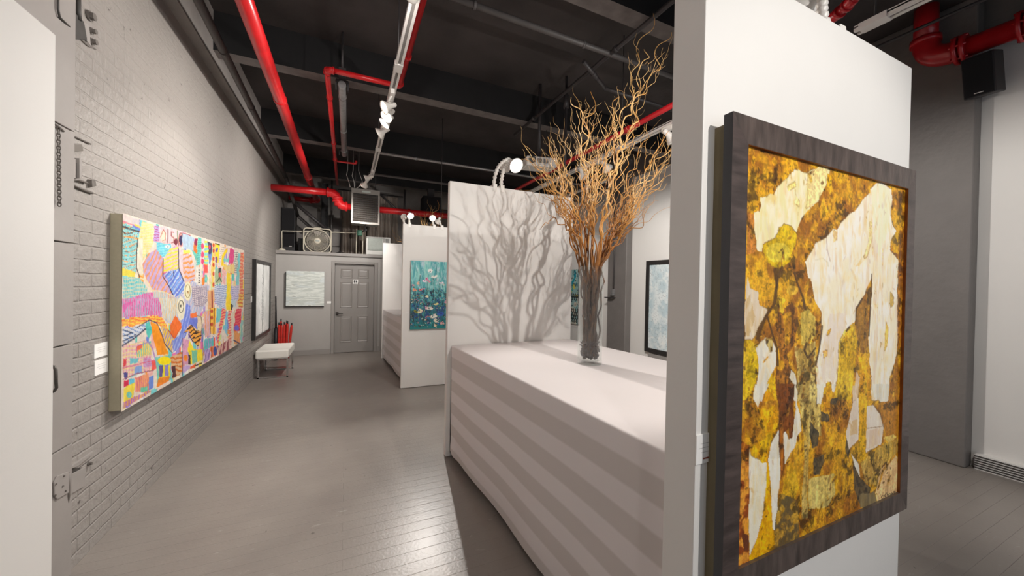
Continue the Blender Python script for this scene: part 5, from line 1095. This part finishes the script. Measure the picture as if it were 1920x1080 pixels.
m = region([(384, 220), (430, 235), (425, 440), (384, 440)], (248, 226, 60)); region([(388, 260), (412, 262), (412, 310), (388, 308)], (110, 100, 180)); region([(386, 365), (410, 365), (408, 435), (386, 432)], (130, 90, 150)); B.line([(384, 220), (430, 235)], 12, (40, 40, 40))
m = region([(432, 235), (510, 260), (500, 340), (450, 370), (430, 440)], (244, 232, 214)); stripes(m, 3.2, 1.4, (150, 130, 150), .25)
B.line([(505, 300), (470, 360), (462, 460), (520, 480)], 26, (244, 210, 40)); region([(480, 380), (550, 390), (545, 430), (475, 420)], (140, 210, 200)); region([(545, 270), (600, 290), (585, 450), (540, 450)], (222, 80, 140)); m = region([(600, 300), (640, 320), (630, 560), (600, 560)], (246, 240, 228)); stripes(m, 3.4, 1.5, (60, 60, 70), .3); region([(640, 330), (670, 340), (650, 680), (615, 680)], (140, 210, 214)); m = region([(665, 320), (705, 330), (690, 800), (655, 780)], (226, 120, 100)); stripes(m, 6, 1.3, (240, 190, 150), .35)
region([(470, 470), (590, 460), (600, 560), (500, 540)], (238, 214, 150)); m = region([(510, 540), (555, 560), (560, 980), (500, 960)], (246, 216, 50)); region([(385, 500), (455, 500), (455, 660), (385, 670)], (170, 190, 160)); region([(415, 490), (450, 490), (440, 560), (420, 550)], (60, 64, 70)); B.ell(432, 575, 14, 30, (226, 110, 100)); B.line([(400, 650), (430, 600), (450, 650)], 10, (70, 70, 60)); region([(455, 500), (500, 520), (490, 680), (460, 680)], (236, 190, 190))
m = region([(170, 480), (215, 490), (210, 690), (165, 680)], (246, 240, 230)); 
for y in range(520, 680, 28): B.ell(200, y, 9, 8, (40, 36, 40))
region([(225, 600), (260, 590), (255, 680), (222, 690)], (240, 140, 60)); region([(15, 290), (100, 300), (95, 335), (15, 330)], (248, 230, 110)); m = region([(15, 340), (110, 350), (150, 480), (150, 640), (30, 640)], (222, 200, 210)); stripes(m, 9, 1.2, (240, 160, 90), .4)
m = region([(110, 700), (280, 700), (290, 860), (240, 930), (150, 930)], (228, 214, 214)); stripes(m, 3.4, 1.4, (130, 120, 150), .3); stripes(m, 3.6, .1, (150, 140, 160), .22)
m = region([(370, 690), (510, 690), (490, 960), (440, 960), (365, 880)], (216, 222, 236)); stripes(m, 3.4, 1.5, (110, 130, 180), .3); m = region([(555, 690), (650, 690), (640, 860), (560, 860)], (222, 212, 232)); stripes(m, 3.6, 1.5, (130, 140, 190), .28); region([(560, 860), (640, 850), (600, 940), (560, 960)], (200, 216, 224)); region([(560, 890), (590, 930), (570, 980), (555, 960)], (50, 46, 50))
region([(290, 750), (370, 730), (365, 950), (300, 960)], (232, 180, 130)); B.line([(345, 760), (348, 940)], 14, (150, 60, 50)); m = region([(640, 780), (700, 790), (695, 940), (640, 930)], (244, 210, 110)); stripes(m, 6, 1.4, (214, 110, 60), .4)
B.at(340, 550, 5.685)
m = region([(20, 190), (50, 100), (100, 130), (90, 330), (20, 400), (0, 440), (0, 250)], (120, 140, 220)); stripes(m, 5, .2, (176, 186, 240), .35); region([(90, 220), (160, 200), (165, 250), (90, 260)], (236, 120, 60)); region([(85, 260), (180, 250), (170, 390), (90, 330)], (118, 130, 214)); m = region([(20, 420), (90, 340), (150, 400), (215, 400), (210, 470), (180, 560), (130, 530), (80, 400)], (240, 170, 70)); stripes(m, 7, 1.3, (60, 40, 36), .35)
B.line([(60, 390), (110, 340), (150, 405), (180, 400)], 9, (50, 36, 40)); B.line([(80, 440), (120, 510), (150, 530), (200, 480)], 10, (70, 40, 40)); region([(165, 240), (215, 240), (225, 330), (215, 400), (180, 390)], (240, 220, 190)); B.line([(170, 240), (210, 250), (222, 340), (210, 430)], 6, (110, 90, 80))
m = region([(80, 500), (130, 590), (230, 590), (225, 720), (95, 750), (75, 600)], (246, 222, 60)); region([(105, 610), (170, 600), (165, 740), (110, 745)], (130, 200, 180)); region([(70, 650), (92, 650), (92, 755), (72, 755)], (60, 50, 50)); region([(18, 480), (80, 500), (70, 760), (18, 760)], (226, 170, 200)); B.ell(45, 690, 24, 34, (240, 150, 70)); region([(20, 770), (95, 760), (90, 800), (20, 850)], (206, 180, 226)); region([(95, 770), (150, 750), (148, 790), (95, 805)], (226, 100, 60)); B.line([(152, 770), (215, 745)], 12, (50, 40, 50)); B.line([(232, 330), (232, 740)], 6, (140, 130, 150))
m = region([(240, 200), (300, 180), (300, 460), (245, 480)], (226, 190, 200)); stripes(m, 5, 0, (240, 170, 120), .35); m = region([(300, 160), (370, 160), (360, 440), (310, 440)], (246, 196, 80)); B.line([(305, 160), (308, 430)], 8, (90, 50, 40)); B.line([(352, 160), (345, 440)], 8, (120, 60, 40)); 
for y in (190, 260, 330): B.ell(325, y, 14, 22, (190, 80, 50))
m = region([(245, 490), (340, 470), (335, 580), (245, 600)], (100, 190, 190)); stripes(m, 5, 0, (180, 150, 206), .3); m = region([(245, 600), (310, 590), (300, 710), (245, 740)], (196, 170, 214)); stripes(m, 5, .3, (140, 110, 170), .3); region([(310, 580), (385, 550), (385, 660), (310, 690)], (236, 130, 80)); B.ell(360, 615, 20, 48, (70, 90, 150)); B.line([(325, 580), (325, 680)], 10, (80, 40, 50))
region([(375, 160), (440, 170), (410, 300), (370, 320)], (130, 206, 206)); m = region([(440, 160), (480, 180), (410, 460), (395, 540), (385, 440)], (226, 80, 110)); stripes(m, 5, 1.2, (244, 190, 130), .4); region([(470, 180), (495, 200), (490, 460), (465, 400)], (140, 200, 226)); m = region([(500, 180), (540, 200), (525, 560), (500, 480)], (232, 100, 110)); stripes(m, 5, 1.3, (240, 210, 170), .4); region([(530, 220), (575, 180), (555, 560), (530, 560)], (232, 222, 206)); m = region([(580, 160), (640, 160), (620, 400), (560, 400)], (222, 50, 90)); stripes(m, 5, 1.2, (240, 140, 130), .35); B.ell(590, 370, 26, 30, (130, 120, 214)); region([(560, 410), (625, 420), (620, 540), (555, 540)], (240, 170, 110)); B.line([(560, 500), (620, 535)], 12, (60, 60, 110)); m = region([(390, 560), (520, 480), (520, 600), (400, 650)], (220, 180, 170)); stripes(m, 6, .2, (150, 80, 90), .35); region([(630, 280), (655, 280), (655, 530), (630, 530)], (160, 210, 206))
B.at(340, 420, 6)
B.ell(72, 755, 44, 108, (244, 238, 206), .97, 2); B.line([(72+28*math.cos(a), 755+74*math.sin(a)) for a in [2*PI*i/24 for i in range(25)]], 7, (150, 130, 70)); B.ell(76, 768, 9, 16, (220, 180, 120)); B.ell(72, 760, 6, 10, (90, 60, 50))
B.at(220, 560, 5.146); B.ell(615, 95, 38, 112, (244, 238, 214), .97, 2); B.line([(615+24*math.cos(a), 75+58*math.sin(a)) for a in [2*PI*i/24 for i in range(25)]], 6, (60, 60, 50)); B.ell(612, 70, 8, 14, (80, 80, 70))
B.C = B.C*(1-.10*(n2[..., None]-.5)); g_ = B.C.mean(-1, keepdims=True); B.C = np.clip((g_+(B.C-g_)*1.22)*.90+(B.noise(140, 60, 2)[..., None]-.5)*26, 0, 255)
B.mesh('painted_canvas', M['art'], colour_p)

# ---- the turquoise wild flowers
F = Art(150, 230, plane_y(.862, 1.505, .868, 1.878, 5.448), 3, project)
n1, n2, nv = F.noise(8, 10, 4), F.noise(30, 40, 3), F.noise(26, 5, 3); top = 1-F.V
base = mix((70, 160, 170), (150, 214, 206), sstep(.3, .7, nv)); base = mix(base, (196, 214, 220), sstep(.58, .72, n1)*.8*(top < .45)); base = mix(base, (30, 110, 120), sstep(.35, .7, top*.7+n2*.45-.1)); base = mix(base, (34, 66, 130), sstep(.5, .7, n1)*sstep(.35, .5, top)*sstep(.98, .8, top)*.85); base = mix(base, (20, 130, 130), sstep(.86, .93, top)*.9)
F.C[:] = base; F.at(740, 480, 7.2); r = F.r
for _ in range(130):
    x, y = r.uniform(225, 800), r.uniform(420, 960); F.line([(x, y), (x+r.normal()*10, y-r.uniform(20, 90))], r.uniform(4, 9), [(24, 70, 76), (40, 110, 90), (100, 180, 150), (30, 50, 100), (60, 150, 160)][r.integers(5)], .85)
for P in ([(500, 560), (505, 290)], [(525, 560), (520, 280)], [(440, 560), (440, 350)], [(560, 330), (560, 120)], [(610, 520), (600, 380)], [(320, 420), (345, 260)]): F.line(P, 7, (30, 80, 70))
F.dabs(420, (2, 7), [(20, 60, 70), (28, 84, 96), (30, 50, 110), (24, 110, 120), (60, 60, 60), (40, 70, 140), (70, 160, 160), (18, 36, 60)], None, (.25, .6), 1.5, .7, .75, 10, (0, 1, .42, .96))
F.dabs(190, (1.2, 3.4), [(236, 228, 214), (226, 130, 150), (240, 220, 160), (120, 110, 170), (200, 150, 150), (90, 80, 60), (30, 110, 190), (16, 24, 40), (150, 120, 60)], None, (.4, .9), .4, .9, .85, 12, (0, 1, .5, .97))
F.dabs(260, (3, 10), [(150, 214, 210), (196, 216, 222), (90, 180, 180), (120, 196, 200)], None, (.15, .35), 1.55, .15, .6, 8, (0, 1, 0, .4))
for x, y, s_, c in ((480, 215, 42, (238, 238, 232)), (535, 275, 40, (238, 236, 230)), (405, 335, 28, (240, 220, 236)), (440, 310, 26, (230, 130, 170)), (460, 340, 22, (226, 140, 160)), (635, 370, 30, (240, 226, 234)), (665, 380, 20, (240, 236, 230)), (320, 365, 26, (234, 180, 150)), (275, 455, 30, (236, 160, 130)), (350, 455, 26, (236, 130, 130)), (395, 450, 20, (226, 150, 170)), (250, 400, 24, (220, 150, 170)), (440, 550, 26, (240, 230, 190)), (470, 710, 44, (240, 236, 224)), (335, 740, 44, (240, 232, 190)), (550, 800, 36, (240, 236, 224)), (510, 820, 34, (240, 238, 226)), (560, 870, 36, (232, 220, 200)), (425, 700, 26, (236, 180, 190)), (430, 830, 20, (232, 120, 150)), (560, 650, 28, (236, 220, 150)), (640, 900, 30, (226, 170, 170)), (560, 935, 34, (214, 196, 170)), (285, 750, 34, (130, 130, 40)), (700, 620, 30, (230, 170, 190)), (720, 800, 40, (60, 120, 200)), (620, 780, 40, (40, 80, 170))):
    for a in r.uniform(0, 6.28, 4): F.ell(x+s_*.5*math.cos(a), y+s_*.35*math.sin(a), s_*r.uniform(.42, .75), s_*r.uniform(.26, .42), np.array(c)+r.normal()*8, .92, 4, r.normal()*.5)
    F.ell(x+r.normal()*s_*.2, y-4, s_*.2, s_*.24, (26, 34, 50), .9, 2, .5)
F.mesh('painted_canvas', M['art'], flower_p)

# ---- white strokes, white tree, pale blue and mosaic pictures
S = Art(130, 120, plane_y(-1.108, -.418, 1.034, 1.752, FW-.052), 4)
n1, n2 = S.noise(5, 34, 4), S.noise(3, 10, 3); S.C[:] = mix((196, 202, 196), (226, 230, 224), sstep(.35, .65, n1)); S.C = mix(S.C, (150, 152, 144), sstep(.62, .74, n1*.75+n2*.25)*.7); S.C = mix(S.C, (206, 216, 220), sstep(.55, .7, n2)*.5)
S.mesh('painted_canvas', M['art'], stripe_p)
T = Art(130, 170, plane_x(6.705, 7.855, .67, 1.823, WL+.03), 8)
n1, n2 = T.noise(6, 7, 4), T.noise(40, 60, 3); T.C[:] = mix((224, 224, 222), (244, 243, 240), sstep(.3, .7, n1)); T.at(0, 0, 1)
T.line([(.53, 0), (.52, .3), (.50, .5), (.53, .7), (.51, .85), (.5, 1)], .035, (110, 112, 112), .8, .9); T.line([(.53, 0), (.515, .3), (.505, .5), (.53, .7), (.51, 1)], .014, (70, 70, 70), .8, .8)
for _ in range(60):
    y = T.r.uniform(.1, .9); s_ = T.r.choice((-1, 1)); T.line([(.52, y), (.52+s_*T.r.uniform(.03, .10), y-T.r.uniform(0, .04))], .006, (120, 122, 122), .5)
T.line([(.27, .62), (.28, .70)], .02, (120, 122, 124), .7, .9); T.C = mix(T.C, (196, 200, 202), sstep(.62, .74, n2*.5+n1*.5)*.6)
T.mesh('painted_canvas', M['art'], tree_p)
Q = Art(110, 140, lambda u, v: np.stack([np.full(u.shape, WR-.04), 5.065-(5.065-3.925)*u, .435+(1.965-.435)*v], -1), 9)
n1, n2 = Q.noise(7, 8, 4), Q.noise(24, 30, 4); Q.C[:] = mix((188, 206, 212), (226, 232, 232), sstep(.3, .7, n1)); e = np.abs(n2-.5); Q.C = mix(Q.C, (140, 152, 158), sstep(.018, .0, e)*.75); Q.C = mix(Q.C, (240, 240, 236), sstep(.6, .75, n2)*.6)
Q.mesh('painted_canvas', M['art'], side_p)
Z = Art(120, 140, lambda u, v: np.stack([np.full(u.shape, WR-.0465), 8.5-(8.5-7.32)*u, .62+(1.955-.62)*v], -1), 10)
n1, n2 = Z.noise(8, 8, 4), Z.noise(26, 30, 3); Z.C[:] = mix((150, 190, 190), (220, 214, 196), sstep(.4, .6, n1)); Z.C = mix(Z.C, (20, 150, 170), sstep(.52, .62, n1)*(Z.Y < .45)); Z.C = mix(Z.C, (40, 60, 70), sstep(.60, .7, n2)*.8); Z.C = mix(Z.C, (206, 196, 90), sstep(.60, .66, Z.noise(12, 12))*(Z.Y > .22)*(Z.Y < .5)); Z.at(0, 0, 1)
for row, yy in enumerate((.47, .52, .74, .80, .86, .92)):
    for k in range(14):
        x = .04+k*.072+.03*(row % 2); Z.line([(x, yy-.02), (x+.03, yy), (x, yy+.03), (x+.03, yy+.045)], .022, (24, 26, 30), .9)
for k in range(5): Z.ell(.1+k*.2, .64, .05, .045, (216, 204, 186), .9); Z.ell(.1+k*.2, .65, .016, .02, (40, 36, 40), .9)
Z.mesh('painted_canvas', M['art'], mosaic_p)

# ------------------------------------------------------------------ daylight from the street window and render look
w = bpy.data.worlds.new('street_daylight'); SC.world = w; w.use_nodes = True; bg = w.node_tree.nodes['Background']; bg.inputs['Color'].default_value = (.72, .84, 1., 1); bg.inputs['Strength'].default_value = .3
l = bpy.data.lights.new('window_daylight', 'AREA'); l.shape = 'RECTANGLE'; l.size = 5.2; l.size_y = 2.6; l.energy = 18; l.color = (.82, .91, 1.)
o = bpy.data.objects.new('window_daylight', l); COL.objects.link(o); o.location = (2.0, YF-.12, 1.8); o.rotation_euler = (math.radians(90), 0, 0)
vs_ = SC.view_settings; vs_.view_transform = 'Standard'; vs_.look = 'None'; vs_.gamma = 1; vs_.use_curve_mapping = False; vs_.exposure = .32
cy = SC.cycles; cy.use_denoising = True; cy.max_bounces = 8; cy.diffuse_bounces = 5; cy.glossy_bounces = 4; cy.transmission_bounces = 8; cy.caustics_reflective = False; cy.caustics_refractive = False; cy.sample_clamp_indirect = 6
